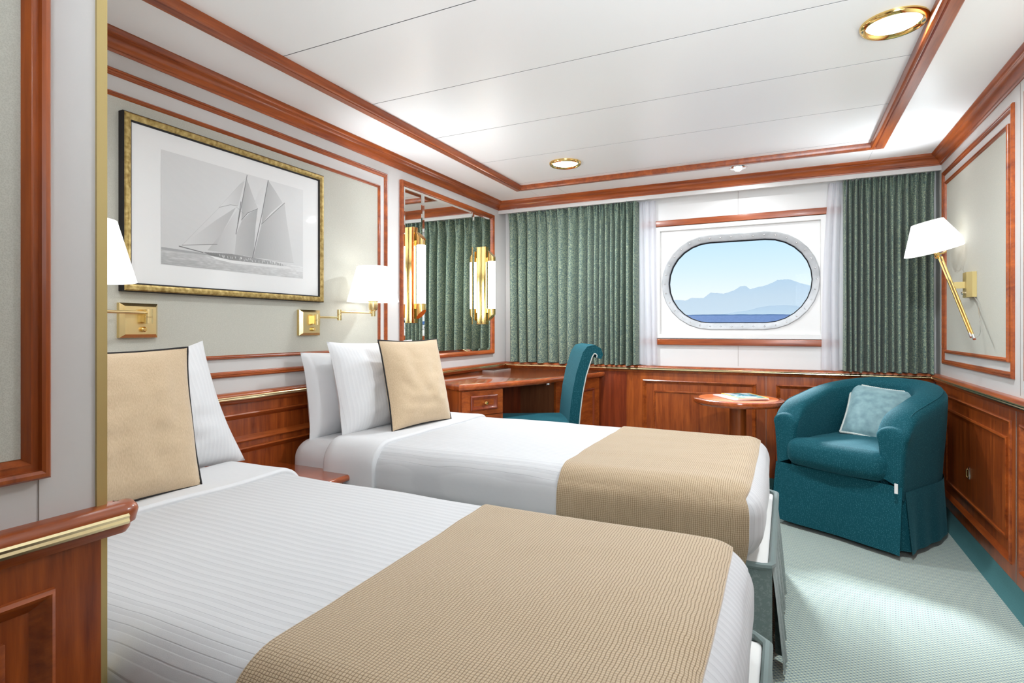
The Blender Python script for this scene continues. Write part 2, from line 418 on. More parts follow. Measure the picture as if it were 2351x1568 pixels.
wl = struct('wall_left', G().box((XL - .08, YN - .02, 0), (XL, YW + .1, CH + .02)), M['cream'], 'cream wall behind the beds with wooden mouldings')
wr = struct('wall_right', G().box((XR, YB, 0), (XR + .08, YW + .1, CH + .02)), M['cream'], 'cream wall beside the armchair')
wn = struct('wall_near', G().box((XL, YB, 0), (XN, YN, CH + .02)), M['cream'], 'cream partition beside the foot of the camera, at left')
wf = struct('wall_front', G().box((XN, YB - .08, 0), (XR, YB, CH + .02)), M['cream'])

# window wall with a stadium hole
WC = (-.2965, 1.3645)
def stadium(hx, hz, n=14, c=WC):
    r = hz; fx = hx - r; out = []
    for i in range(n + 1):
        q = -PI / 2 + PI * i / n; out.append((c[0] + fx + r * math.cos(q), c[1] + r * math.sin(q)))
    m = 8
    for i in range(1, m): out.append((c[0] + fx - 2 * fx * i / m, c[1] + r))
    for i in range(n + 1):
        q = PI / 2 + PI * i / n; out.append((c[0] - fx + r * math.cos(q), c[1] + r * math.sin(q)))
    for i in range(1, m): out.append((c[0] - fx + 2 * fx * i / m, c[1] - r))
    return out
def torect(p, x0, x1, z0, z1, c=WC):
    dx, dz = p[0] - c[0], p[1] - c[1]
    t = min((x1 - c[0]) / dx if dx > 1e-9 else 1e9, (x0 - c[0]) / dx if dx < -1e-9 else 1e9, (z1 - c[1]) / dz if dz > 1e-9 else 1e9, (z0 - c[1]) / dz if dz < -1e-9 else 1e9)
    return (c[0] + dx * t, c[1] + dz * t)
def loft(g, loops, y):
    n = len(loops[0]); vs = []
    for L_, yy in zip(loops, y): vs += [(p[0], yy, p[1]) for p in L_]
    return g.add(vs, [(i * n + k, i * n + (k + 1) % n, (i + 1) * n + (k + 1) % n, (i + 1) * n + k) for i in range(len(loops) - 1) for k in range(n)])
HO = (.4955, .3235); HI = (.456, .281)
so = stadium(*HO); si = stadium(*HI)
x0, x1, z0, z1 = -.86, .26, .95, 1.80
sq = [torect(p, x0, x1, z0, z1) for p in so]
g = G()
# hole ring, plus its thickness
loft(g, [sq, so, so], [YW, YW, YW + .06])
corner = [(x0, z0), (x1, z0), (x1, z1), (x0, z1)]
for k in range(len(sq)):   # fill the four corners cut off by straight chords
    a_, b_ = sq[k], sq[(k + 1) % len(sq)]
    if abs(a_[0] - b_[0]) > 1e-6 and abs(a_[1] - b_[1]) > 1e-6:
        c_ = min(corner, key=lambda q: (q[0] - (a_[0] + b_[0]) / 2) ** 2 + (q[1] - (a_[1] + b_[1]) / 2) ** 2)
        g.add([(a_[0], YW, a_[1]), (b_[0], YW, b_[1]), (c_[0], YW, c_[1])], [(0, 1, 2)])
for a_, b_ in (((XL, 0), (x0, CH + .02)), ((x1, 0), (XR, CH + .02)), ((x0, 0), (x1, z0)), ((x0, z1), (x1, CH + .02))):
    g.add([(a_[0], YW, a_[1]), (b_[0], YW, a_[1]), (b_[0], YW, b_[1]), (a_[0], YW, b_[1])], [(0, 1, 2, 3)])
# outer hull plate
sq2 = [torect(p, XL - .1, XR + .1, -.1, 2.3) for p in so]
loft(g, [so, sq2], [YW + .12, YW + .12])
ww = struct('wall_window', g, M['white_lam'], 'pale wall around the oval porthole', smooth=0)
# lighter seams in the wall boards
for z_a, z_b in ((1.815, CH), (.79, .93)):
    obj('wall_joint', G().box((-.2885, YW - .0012, z_a), (-.2865, YW, z_b)), M['joint'], ww, 0)

# window_1: ring, bolts, gasket, glass
g = G(); lp = [stadium(.500, .328), stadium(.494, .322), stadium(.462, .289), stadium(.456, .282), stadium(.456, .282)]
loft(g, lp, [YW - .001, YW - .010, YW + .004, YW + .012, YW + .05])
a = NT('porthole_grey'); nz = a.n('TexNoise', i_Scale=14.0, i_Detail=4.0); a.l(a.coord(), nz.inputs[0])
a.l(a.ramp(nz.outputs[0], [(.35, (.40, .41, .42)), (.65, (.52, .53, .54))]), a.b.inputs['Base Color']); a.set(Roughness=.4); M['port'] = a.m
win = struct('window_1', g, M['port'], 'oval porthole with a riveted grey ring and sea view')
ga = G(); loft(ga, [stadium(.4565, .2825), stadium(.450, .276), stadium(.450, .276)], [YW + .030, YW + .030, YW + .05]); obj('gasket', ga, M['dark'], win)
gg = G(); s3 = stadium(.457, .283); gg.add([(p[0], YW + .045, p[1]) for p in s3], [tuple(range(len(s3)))]); obj('pane', gg, M['glass'], win, 0)
mid = stadium(.478, .305, 40); L_ = [0]
for k in range(len(mid)): L_.append(L_[-1] + math.dist(mid[k], mid[(k + 1) % len(mid)]))
bolt_me = None; NB = 38
for i in range(NB):
    t = L_[-1] * i / NB; k = max(j for j in range(len(mid)) if L_[j] <= t); f_ = (t - L_[k]) / (L_[k + 1] - L_[k] + 1e-9)
    p, q = mid[k], mid[(k + 1) % len(mid)]; x, z = p[0] + (q[0] - p[0]) * f_, p[1] + (q[1] - p[1]) * f_
    if bolt_me is None:
        b0 = obj('bolt', G().lathe([(0, .0035), (.0025, .0035), (.0045, .0025), (.006, 0)], (0, 0, 0), (0, -1, 0), 10), M['chrome'], win); bolt_me = b0.data; b0.location = (x, YW - .003, z)
    else:
        b1 = bpy.data.objects.new('bolt', bolt_me); COL.objects.link(b1); b1.parent = win; b1.location = (x, YW - .003, z)
# white sleeve flange lines and trims
lipg = G().frame(PWN, -.835, .232, .978, 1.768, [(0, 0), (0, .022), (.028, .022), (.032, .004), (.032, 0)])
obj('window_surround', lipg, M['white_lam'], win)
for nm, za, zb in (('trim_1', 1.772, 1.814), ('trim_2', .931, .973)):
    struct(nm, G().box((-.95, YW - .026, za), (.33, YW, zb), .004), M['wood_x'], 'wooden strip %s the porthole' % ('above' if za > 1 else 'below'))

# fascia above the curtains
struct('trim_3', G().box((XL, YV, 1.953), (XR, YV + .018, CH)), M['cream'], 'cream fascia board above the curtains')

# crown mouldings
crown = [(CH - .061, 0), (CH - .061, .005), (CH - .054, .007), (CH - .052, .012), (CH - .047, .014), (CH - .040, .017), (CH - .030, .024), (CH - .024, .034), (CH - .021, .041), (CH - .019, .041), (CH - .017, .046), (CH - .010, .052), (CH - .004, .057), (CH, .057)]
PFA = plane((0, YV, 0), (1, 0, 0), (0, 0, 1), (0, -1, 0))
struct('trim_4', G().strip(PLF, YN, YV, crown, 0, 1, False), M['wood_y'], 'cherry crown moulding above the beds')
struct('trim_5', G().strip(PRT, YB, YV, crown, 0, 1, False), M['wood_y'], 'cherry crown moulding on the right wall')
struct('trim_6', G().strip(PFA, XL, XR, crown, 1, 1, False), M['wood_x'], 'cherry crown moulding above the curtains')
# wooden ring under the ceiling
ring = [(0, 0), (0, .018), (.004, .022), (.042, .026), (.046, .022), (.046, .020), (.050, .020), (.053, .028), (.060, .032), (.067, .030), (.071, .022), (.071, 0)]
struct('trim_7', G().frame(PCL, -1.722, .482, YB - .3, 3.622, ring), M['wood_y'], 'cherry moulding ring under the ceiling')

# panel mouldings and wallpaper
def mould(w_, h_):
    return [(0, 0), (0, h_ * .6), (w_ * .08, h_ * .8), (w_ * .22, h_), (w_ * .38, h_ * .95), (w_ * .42, h_ * .75), (w_ * .47, h_ * .75), (w_ * .52, h_ * .9), (w_ * .72, h_ * .75), (w_ * .76, h_ * .55), (w_ * .82, h_ * .55), (w_ * .9, h_ * .45), (w_, h_ * .12), (w_, 0)]
def paneling(wall, pl, u0, u1, v0, v1, gap=.064, w1=.024, w2=.016, h_=.012):
    obj('panel_molding', G().frame(pl, u0, u1, v0, v1, mould(w1, h_)), M['wood_y'], wall)
    obj('panel_molding', G().frame(pl, u0 + gap, u1 - gap, v0 + gap + .011, v1 - gap - .014, mould(w2, h_)), M['wood_y'], wall)
    t = gap + w2 * .6
    g = G().add([pl(u0 + t, v0 + t + .011, .0015), pl(u1 - t, v0 + t + .011, .0015), pl(u1 - t, v1 - t - .014, .0015), pl(u0 + t, v1 - t - .014, .0015)], [(0, 1, 2, 3)])
    obj('wallpaper', g, M['wallpaper'], wall, 0)
paneling(wl, PLF, .53, 2.577, .845, 1.925)
paneling(wr, PRT, 2.822, 3.915, .847, 1.925, .052, .026, .018)
paneling(wr, PRT, 1.2, 2.70, .847, 1.925, .052, .026, .018)
obj('wall_joint', G().box((XR - .0012, 2.764, .79), (XR, 2.766, 1.98)), M['joint'], wr, 0)
obj('panel_molding', G().frame(PNR, -1.4, .4235, .838, 1.93, [(0, 0), (0, .014), (.003, .018), (.008, .019), (.012, .017), (.013, .010), (.018, .010), (.022, .012), (.028, .004), (.030, 0)]), M['wood_z'], wn)
obj('wallpaper', G().add([PNR(-1.37, .868, .0015), PNR(.396, .868, .0015), PNR(.396, 1.90, .0015), PNR(-1.37, 1.90, .0015)], [(0, 1, 2, 3)]), M['wallpaper'], wn, 0)
obj('wall_joint', G().box((XN, .4145, .775), (XN + .0012, .4155, .84)), M['joint'], wn, 0)
obj('corner_strip', G().box((XN - .02, YN, 0), (XN + .004, YN + .011, CH)).box((XN, YN - .0035, 0), (XN + .004, YN, CH)), [M['anod']], wn, 0)

# wainscot
def wains(wall, pl, u0, u1, opens, H=.016, top=.757, mat='wood_z', inner=.07, base=.07):
    us = sorted({u0, u1} | {o[0] for o in opens} | {o[1] for o in opens}); g = G()
    for a_, b_ in zip(us, us[1:]):
        op = sorted([(o[2], o[3]) for o in opens if o[0] <= a_ + 1e-6 and o[1] >= b_ - 1e-6]); z = base
        for p, q in op + [(top, top)]:
            if p > z + 1e-6: g.add([pl(a_, z, H), pl(b_, z, H), pl(b_, p, H), pl(a_, p, H)], [(0, 1, 2, 3)])
            z = q
    obj('wainscot', g, M[mat], wall, 0)
    for o in opens:
        pn = obj('wainscot_panel', G().add([pl(o[0], o[2], H - .008), pl(o[1], o[2], H - .008), pl(o[1], o[3], H - .008), pl(o[0], o[3], H - .008)], [(0, 1, 2, 3)]), M[mat], wall, 0)
        g = G().frame(pl, o[0] - .004, o[1] + .004, o[2] - .004, o[3] + .004, [(0, H), (.001, H + .006), (.006, H + .009), (.011, H + .006), (.014, H + .002), (.020, H - .003), (.026, H - .008)])
        if inner and o[3] - o[2] > .3:
            g.frame(pl, o[0] + inner, o[1] - inner, o[2] + inner, o[3] - inner, [(0, H - .008), (0, H - .002), (.005, H), (.010, H - .001), (.013, H - .006), (.018, H - .008)])
        obj('panel_frame', g, M['wood_y'], pn)
rail = [(.752, 0), (.752, .018), (.744, .018), (.740, .012), (.735, .012), (.735, 0)]
railt = [(.735, .014), (.735, .021), (.742, .026), (.748, .027), (.752, .034), (.768, .038), (.774, .036), (.780, .030), (.782, .022), (.782, -.002)]
def chair_rail(wall, pl, u0, u1, H, m0, m1, cap=False, dv=0):
    p = [(v + dv, h + H) for v, h in railt]
    r = obj('chair_rail', G().strip(pl, u0, u1, p, m0, m1, True), M['wood_y'], wall)
    obj('brass_strip', G().strip(pl, u0, u1, [(.753 + dv, H + .036), (.753 + dv, H + .041), (.757 + dv, H + .043), (.761 + dv, H + .0415), (.765 + dv, H + .043), (.768 + dv, H + .040), (.768 + dv, H + .036)], m0, m1), M['strip'], r)
PWD = plane((0, YD, 0), (1, 0, 0), (0, 0, 1), (0, -1, 0))
wains(wl, PLF, YN, YW, [(.55, 2.66, .575, .690), (.55, 2.66, .10, .545)], H=.010, inner=0)
chair_rail(wl, PLF, YN, YD, 0, 0, 1)
# window side: ledge behind the rail carries the curtains
wains(ww, PWD, XL, XR, [(-.917, -.176, .131, .678), (-.051, .62, .131, .678)], H=0)
obj('board', G().box((-1.262, YD - .0015, .07), (-1.038, YD, .735)), M['wood_dark'], ww, 0)
obj('board_joint', G().box((-.1145, YD - .0015, .07), (-.1125, YD, .735)), M['joint'], ww, 0)
obj('ledge', G().box((XL, YD - .02, .772), (XR, YW, .780)), M['wood_x'], ww, 0)
chair_rail(ww, PWD, XL, XR, -.012, 1, 1)
wains(wr, PRT, YB, YW, [(2.822, 3.90, .131, .683), (1.60, 2.722, .131, .683)], H=.010, inner=.072)
obj('board_joint', G().box((XR - .0115, 2.771, .07), (XR - .0098, 2.773, .735)), M['joint'], wr, 0)
chair_rail(wr, PRT, YB, YD, 0, 0, 1)
wains(wn, PNR, YB, YN - .002, [(-1.2, .424, .12, .680)], H=.012, inner=.05)
r_ = chair_rail(wn, PNR, YB, .515, -.006, 0, 0, True, -.004)
# rounded nose of the near rail, turning the corner
g = G()
def nose(u, v):
    k = v * (len(railt) - 1); i = min(int(k), len(railt) - 2); f_ = k - i
    vv = railt[i][0] + (railt[i + 1][0] - railt[i][0]) * f_ - .004; hh = railt[i][1] + (railt[i + 1][1] - railt[i][1]) * f_ - .006
    q = u * PI / 2; hh = max(hh, -.004)
    return V((XN + hh * math.cos(q), .515 + (hh + .0) * math.sin(q) * .9, vv))
g.grid(nose, 8, 18)
obj('rail_nose', g, M['wood_y'], wn)
# cove bases in carpet
cove = [(.083, 0), (.083, .006), (.07, .009), (.035, .016), (.012, .030), (0, .052), (0, 0)]
struct('baseboard_right', G().strip(PRT, YB, YD, cove, 0, 1), M['base'], 'teal carpet cove along the right wall')
struct('baseboard_window', G().strip(PWD, XL, XR, [(.068, 0), (.068, .004), (.02, .008), (0, .02), (0, 0)], 1, 1), M['base'])
struct('baseboard_near', G().strip(PNR, YB, YN, [(.07, 0), (.07, .008), (0, .012), (0, 0)]), M['base'])
# little recessed cabinet latch behind the armchair
lt = thing('cabinet_latch', 'small metal ring latch on the right wainscot behind the armchair', 'latch', (XR - .004, 3.422, .345))
obj('back_plate', G().rbox((XR - .0035, 3.422, .345), (.0015, .012, .028), .001, 2), M['chrome'], lt)
obj('pull_ring', G().tube([(XR - .010, 3.422 + .010 * c_, .345 + d_) for c_, d_ in ((-.6, -.02), (1, -.018), (1, .018), (-.6, .02))], .0022, 8), M['satin'], lt)

# ------------------------------------------------------------------ sea and far shore outside
slope = 3.0 * PI / 180
def seaz(y): return 7.85 - (300 - y) * math.tan(slope)
g = G(); g.add([(-400, 10, seaz(10)), (400, 10, seaz(10)), (400, 300, seaz(300)), (-400, 300, seaz(300))], [(0, 1, 2, 3)])
a = NT('sea_water'); n = a.n('TexNoise', i_Scale=.9, i_Detail=6.0, i_Roughness=.7); a.l(a.coord('Object', (1, .55, 1)), n.inputs[0])
a.l(a.ramp(n.outputs[0], [(.35, (.02, .06, .15)), (.65, (.06, .12, .24))]), a.b.inputs['Base Color']); a.set(Roughness=.9); a.b.inputs['Specular IOR Level'].default_value = .1; a.l(a.bump(n.outputs[0], .4, .3), a.b.inputs['Normal'])
struct('sea', g, a.m, 'blue sea outside the porthole', 0)
def px(x, y, Y):
    u = (x - HX) / FPX; s_, c_ = math.sin(YAW), math.cos(YAW); r = (-s_ + u * c_, c_ + u * s_, (HY - y) / FPX); t = Y / r[1]
    return (t * r[0], CZ + t * r[2])
def ridge(name, pts, Y, mat, label, depth):
    pts = [px(x, y, Y) for x, y in pts]; P2 = []
    for (xa, za), (xb, zb) in zip(pts, pts[1:]):
        for i in range(10):
            f_ = i / 10; x = xa + (xb - xa) * f_; P2.append((x, za + (zb - za) * f_ + .22 * noise.noise(V((x * .35, Y, 0))) + .12 * noise.noise(V((x * 1.3, Y, 3)))))
    P2.append(pts[-1]); vs = []; n = len(P2)
    for x, z in P2: vs += [(x, Y - .01, seaz(Y) - .5), (x, Y, z), (x, Y + depth, seaz(Y) - .5)]
    fs = []
    for i in range(n - 1):
        fs += [(3 * i, 3 * i + 3, 3 * i + 4, 3 * i + 1), (3 * i + 1, 3 * i + 4, 3 * i + 5, 3 * i + 2)]
    return struct(name, G().add(vs, fs), mat, label, 0)
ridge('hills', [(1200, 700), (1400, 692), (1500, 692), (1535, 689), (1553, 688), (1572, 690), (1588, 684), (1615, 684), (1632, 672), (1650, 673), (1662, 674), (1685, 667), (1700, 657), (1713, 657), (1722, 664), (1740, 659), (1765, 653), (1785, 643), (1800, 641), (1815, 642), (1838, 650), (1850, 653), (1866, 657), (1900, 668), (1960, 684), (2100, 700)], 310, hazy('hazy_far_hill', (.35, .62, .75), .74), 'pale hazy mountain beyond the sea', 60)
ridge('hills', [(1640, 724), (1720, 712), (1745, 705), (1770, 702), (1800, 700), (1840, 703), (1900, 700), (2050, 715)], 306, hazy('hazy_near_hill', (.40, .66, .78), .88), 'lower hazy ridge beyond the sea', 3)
ridge('hills', [(1200, 723.2), (1560, 723.2), (1640, 722), (1780, 721.6), (1850, 722), (2100, 721)], 301, plain('shore_blue', (.13, .25, .42), 1.0), 'thin dark blue shoreline', 2)

# ------------------------------------------------------------------ curtains
def curtain(name, label, x0, x1, folds, amp, mat, z0=.784, z1=1.957, yc=4.034, taper=None, cat='curtain', nz=26, group=None, pinch=.35):
    """folds = list of fold widths (fractions), each one rounded ridge"""
    tot = sum(folds); N = len(folds); per = 14; us = []; ph = []
    c = 0
    for k, f_ in enumerate(folds):
        for i in range(per): us.append((c + f_ * i / per) / tot); ph.append(k + i / per)
        c += f_
    us.append(1.0); ph.append(N)
    rnd = [random.uniform(.62, 1.0) for _ in range(N + 1)]; ro = [random.uniform(-.3, .3) for _ in range(N + 1)]
    def fn(i, v):
        p = ph[i]; k = int(p); f_ = p - k; a0 = rnd[min(k, N - 1)]
        x = x0 + (x1 - x0) * us[i]
        sw = math.sin(v * 3.0 + k * 1.7) * .004 * (1 - v)
        wv = abs(math.sin(PI * f_)) ** 1.5
        fw = (x1 - x0) * folds[min(k, N - 1)] / tot; x -= .07 * fw * math.sin(2 * PI * f_) * (1 - .6 * v ** 4)
        A = amp * a0 * (1 - pinch * v ** 3)
        y = yc - A * (wv - .5)
        # finer gathers close to the heading
        if v > .88: y += (v - .88) / .12 * amp * .22 * math.sin(ph[i] * 2 * PI * 2.6 + k)
        xx = x + sw + (.006 * (f_ - .5) * math.cos(k * 2.1)) * (1 - v)
        if taper: xx = taper(xx, v)
        return V((xx, y, z0 + (z1 - z0) * v + (.004 * math.sin(p * PI) if v == 0 else 0)))
    nu = len(us) - 1; vs = []; uv = []; arc = [0]
    for i in range(nu): arc.append(arc[-1] + (fn(i + 1, .5) - fn(i, .5)).length)
    for j in range(nz + 1):
        for i in range(nu + 1): vs.append(fn(i, j / nz)); uv.append((arc[i], (z1 - z0) * j / nz))
    fs = [(j * (nu + 1) + i, j * (nu + 1) + i + 1, (j + 1) * (nu + 1) + i + 1, (j + 1) * (nu + 1) + i) for j in range(nz) for i in range(nu)]
    o = obj(name, G().add(vs, fs, uv), mat, None, 180, origin=((x0 + x1) / 2, yc, z0)); tag(o, label, cat, group); return o
curtain('curtain', 'sage green damask curtain left of the porthole, behind the desk', -1.99, -.945, [1.0, 1.15, 1.2, 1.2, 1.25, 1.25, 1.25, 1.1, .75, .6, .55, .6, .5, .6, .55, .75, .7], .130, M['curtain'],
        taper=lambda x, v: x + (.012 * (1 - v) if x < -1.5 else 0))
curtain('curtain', 'green damask curtain right of the porthole, above the teal armchair', .318, .786, [.6, .8, .8, .7, 1, .8, .6, .9, .9, 1.0, .9, 1.2, 1.1, .9], .130, M['curtain'])
curtain('sheer_curtain', 'white voile sheer hanging left of the porthole', -.955, -.835, [1, 1.2, 1], .03, M['sheer'], z0=.785, yc=4.055, taper=lambda x, v: x + .02 * (1 - v) * (x + .955) / .12, cat='sheer curtain', pinch=.1)
curtain('sheer_curtain', 'white voile sheer hanging right of the porthole', .245, .35, [1, 1, 1.2], .03, M['sheer'], z0=.785, yc=4.055, taper=lambda x, v: x - .035 * math.sin(min(1, (1 - v) * 1.3) * PI / 2) * (.35 - x) / .1, cat='sheer curtain', pinch=.1)

# ------------------------------------------------------------------ mirror with two sconces
MI0, MI1, MZ0, MZ1 = 2.697, 3.866, .853, 1.924
mr = thing('wall_mirror', 'tall wall mirror of three glass panes in a cherry wood frame above the desk', 'mirror', (XL, (MI0 + MI1) / 2, MZ0))
obj('mirror_frame', G().frame(PLF, MI0, MI1, MZ0, MZ1, [(0, 0), (0, .018), (.006, .024), (.014, .022), (.020, .016), (.026, .012), (.030, .006), (.030, 0)]), M['wood_y'], mr)
for a_, b_ in ((MI0 + .028, 2.925), (2.925, 3.555), (3.555, MI1 - .028)):
    g = G().frame(PLF, a_, b_, MZ0 + .028, MZ1 - .028, [(0, .0035), (.018, .0065)])
    g.add([PLF(a_ + .018, MZ0 + .046, .0065), PLF(b_ - .018, MZ0 + .046, .0065), PLF(b_ - .018, MZ1 - .046, .0065), PLF(a_ + .018, MZ1 - .046, .0065)], [(0, 1, 2, 3)])
    obj('mirror_pane', g, M['mirror'], mr, 0)
def sconce(Y, label):
    s_ = thing('wall_sconce', label, 'sconce', (XL + .007, Y, 1.37), 'brass tube sconces on the mirror')
    xb = XL + .0075; xf = XL + .046
    obj('back_bar', G().box((xb, Y - .021, 1.078), (xf, Y + .021, 1.656), .002), M['brass'], s_)
    xt = -1.962; rt = .0275
    for zs, nm in ((1, 'top_cap'), (-1, 'bottom_cap')):
        g = G(); n = 28; vs = []
        zb = 1.544 if zs > 0 else 1.195; zt = 1.600 if zs > 0 else 1.130
        for k in range(n):
            q = 2 * PI * k / n; cx, sy = math.cos(q), math.sin(q); vs.append((xt + rt * cx * 1.03, Y + rt * sy * 1.03, zb))
        for k in range(n):
            q = 2 * PI * k / n; cx, sy = math.cos(q), math.sin(q); vs.append((xt + rt * cx * 1.03, Y + rt * sy * 1.03, zt - zs * cx * rt * 1.0))
        g.add(vs, [(k, (k + 1) % n, (k + 1) % n + n, k + n) for k in range(n)] + [tuple(range(n)), tuple(range(n, 2 * n))])
        obj(nm, g, M['brass'], s_)
        obj('bracket', G().box((xf - .002, Y - .008, min(zb, zb + zs * .03)), (xt - .015, Y + .008, max(zb, zb + zs * .03))), M['brass'], s_)
    obj('frosted_tube', G().lathe([(0, 1.195), (rt, 1.195), (rt, 1.544), (0, 1.544)], (xt, Y, 0), (0, 0, 1), 28), M['tube'], s_)
sconce(2.797, 'brass tube sconce on the left pane of the mirror')
sconce(3.697, 'brass tube sconce at the right side of the mirror')

# ------------------------------------------------------------------ picture
def Lw(x, y, X=XL + .012):
    u = (x - HX) / FPX; s_, c_ = math.sin(YAW), math.cos(YAW); r = (-s_ + u * c_, c_ + u * s_, (HY - y) / FPX); t = X / r[0]
    return (t * r[1], CZ + t * r[2])
PY0, PY1, PZ0, PZ1 = 1.2745, 1.938, 1.2775, 1.691
def zp(x, y):   # reading of the print, in picture fractions
    Y, z = Lw(340 + x * .2104, 330 + y * .2104, XL); return ((Y - PY0) / (PY1 - PY0), (z - PZ0) / (PZ1 - PZ0))
def print_image():
    W_, H_ = 960, 600; yy, xx = np.mgrid[0:H_, 0:W_]; U = (xx + .5) / W_; T = (yy + .5) / H_
    rs = np.random.RandomState(3)
    img = .585 + .06 * T + .07 * U
    def nz(a_, b_):
        q = rs.rand(b_ + 2, a_ + 2); gx = U * a_; gy = T * b_; i = gx.astype(int); j = gy.astype(int); fx = gx - i; fy = gy - j
        return (q[j, i] * (1 - fx) + q[j, i + 1] * fx) * (1 - fy) + (q[j + 1, i] * (1 - fx) + q[j + 1, i + 1] * fx) * fy
    img += .03 * (nz(4, 4) - .5)
    hz = .138 + .0 * U
    sea = T < hz
    seac = .33 + .22 * nz(60, 120) * nz(25, 200) + .22 * U + .10 * (T / .14)
    img = np.where(sea, seac, img)
    img = np.where((T > hz - .012) & (T < hz + .012 * (1 - U * 2.2)), .36, img)
    def inside(P):
        r = np.zeros(U.shape, bool); n = len(P)
        for i in range(n):
            (xa, ya), (xb, yb) = P[i], P[(i + 1) % n]
            c_ = ((ya > T) != (yb > T)) & (U < (xb - xa) * (T - ya) / (yb - ya + 1e-12) + xa); r ^= c_
        return r
    def poly(pts, a_, b_=None, al=.9):
        nonlocal img
        P = [zp(*p) for p in pts]; m = inside(P); xs = [p[0] for p in P]; t = (U - min(xs)) / (max(xs) - min(xs) + 1e-9)
        c_ = a_ + ((b_ if b_ is not None else a_) - a_) * t; img = np.where(m, img * (1 - al) + c_ * al, img)
    def line(pts, w_, c_, al=1):
        nonlocal img
        P = [zp(*p) for p in pts]
        for (xa, ya), (xb, yb) in zip(P, P[1:]):
            dx, dy = (xb - xa) * 1.6, yb - ya; px_, py_ = (U - xa) * 1.6, T - ya; t = np.clip((px_ * dx + py_ * dy) / (dx * dx + dy * dy), 0, 1)
            d = np.hypot(px_ - t * dx, py_ - t * dy); k = np.clip(1.3 - d / w_, 0, 1) * al; img = img * (1 - k) + c_ * k
    poly([(1015, 410), (960, 450), (735, 700), (800, 676), (870, 670), (945, 682)], .70, .50, .8)
    poly([(920, 700), (700, 840), (330, 1112), (560, 1108), (715, 1100), (790, 940)], .64, .42, .85)
    poly([(950, 700), (860, 830), (780, 960), (610, 1165), (905, 1210), (915, 1000), (960, 800)], .42, .62, .8)
    poly([(1040, 390), (1100, 560), (1158, 705), (1060, 750), (980, 835), (985, 640)], .38, .58)
    poly([(985, 840), (1070, 760), (1158, 718), (1135, 900), (1110, 1240), (905, 1210), (925, 990)], .50, .36)
    poly([(1262, 420), (1170, 520), (1120, 655), (1190, 675)], .60, .70, .7)
    poly([(1275, 410), (1350, 520), (1430, 650), (1300, 760), (1198, 885), (1215, 740)], .38, .58)
    poly([(1198, 890), (1320, 770), (1452, 655), (1480, 880), (1520, 1120), (1550, 1300), (1110, 1245)], .36, .60, .85)
    poly([(640, 1225), (860, 1262), (1110, 1302), (1480, 1345), (1560, 1375), (1200, 1340), (900, 1310), (700, 1262)], .80, .72, .9)
    poly([(560, 1185), (870, 1205), (1110, 1245), (1430, 1315), (1440, 1335), (1150, 1305), (860, 1272), (650, 1225)], .14, .40, .9)
    for k in range(60):
        x = rs.uniform(650, 1420); y = 1205 + (x - 650) * .135 + rs.uniform(-12, 10); line([(x, y), (x + 4, y + 18)], .003, rs.choice([.85, .2]), .8)
    line([(1042, 350), (985, 660), (920, 990)], .004, .10); line([(975, 640), (940, 880)], .005, .12)
    line([(1273, 405), (1205, 770), (1103, 1245)], .0045, .10)
    line([(300, 1122), (560, 1190)], .005, .12)
    line([(980, 838), (1050, 760), (1158, 714)], .0035, .15); line([(1200, 882), (1330, 760), (1452, 652)], .0035, .15)
    line([(1110, 1262), (1550, 1300)], .002, .35); line([(735, 705), (330, 1110)], .0015, .4, .7); line([(1030, 380), (735, 700)], .0015, .4, .5)
    line([(330, 1110), (715, 1102)], .003, .22); line([(735, 700), (860, 672), (940, 684)], .003, .3); line([(925, 695), (1010, 770)], .002, .3)
    for k in range(10): line([(985 + k * 12, 850), (930 + k * 14, 1215)], .0012, .42, .4)
    for k in range(9): line([(1215 + k * 9, 900), (1130 + k * 40, 1250)], .0012, .40, .35)
    img = np.clip(img, 0, 1) ** .46
    rgba = np.ones((H_, W_, 4), np.float32); rgba[..., 0] = img; rgba[..., 1] = img; rgba[..., 2] = img * .995
    im = bpy.data.images.new('sailing_print', W_, H_); im.pixels.foreach_set(rgba.ravel()); im.update(); im.pack()
    return im
pic = thing('framed_picture', 'gold-framed black and white photograph of a two-masted schooner above the beds', 'picture', (XL, 1.60, 1.173))
obj('picture_frame', G().frame(PLF, 1.141, 2.064, 1.172, 1.787, [(0, 0), (0, .026), (.003, .030)]).frame(PLF, 1.1655, 2.0395, 1.1965, 1.7625, [(0, .028), (.002, .028), (.005, .025), (.0065, .020)]), M['black'], pic)
obj('gilt_face', G().frame(PLF, 1.144, 2.061, 1.175, 1.784, [(0, .030), (.004, .033), (.012, .033), (.019, .029), (.0225, .028)]), M['gold'], pic)
obj('mat_board', G().add([PLF(1.172, 1.203, .0205), PLF(2.033, 1.203, .0205), PLF(2.033, 1.756, .0205), PLF(1.172, 1.756, .0205)], [(0, 1, 2, 3)]), M['paper'], pic, 0)
a = NT('schooner_print'); ti = a.n('TexImage'); ti.image = print_image(); uvn = a.n('TexCoord'); a.l(uvn.outputs['UV'], ti.inputs[0]); a.l(ti.outputs[0], a.b.inputs['Base Color'])
a.set(Roughness=.4, Coat_Weight=.6, Coat_Roughness=.04)
obj('print', G().add([PLF(PY0, PZ0, .0212), PLF(PY1, PZ0, .0212), PLF(PY1, PZ1, .0212), PLF(PY0, PZ1, .0212)], [(0, 1, 2, 3)], [(0, 0), (1, 0), (1, 1), (0, 1)]), a.m, pic, 0)

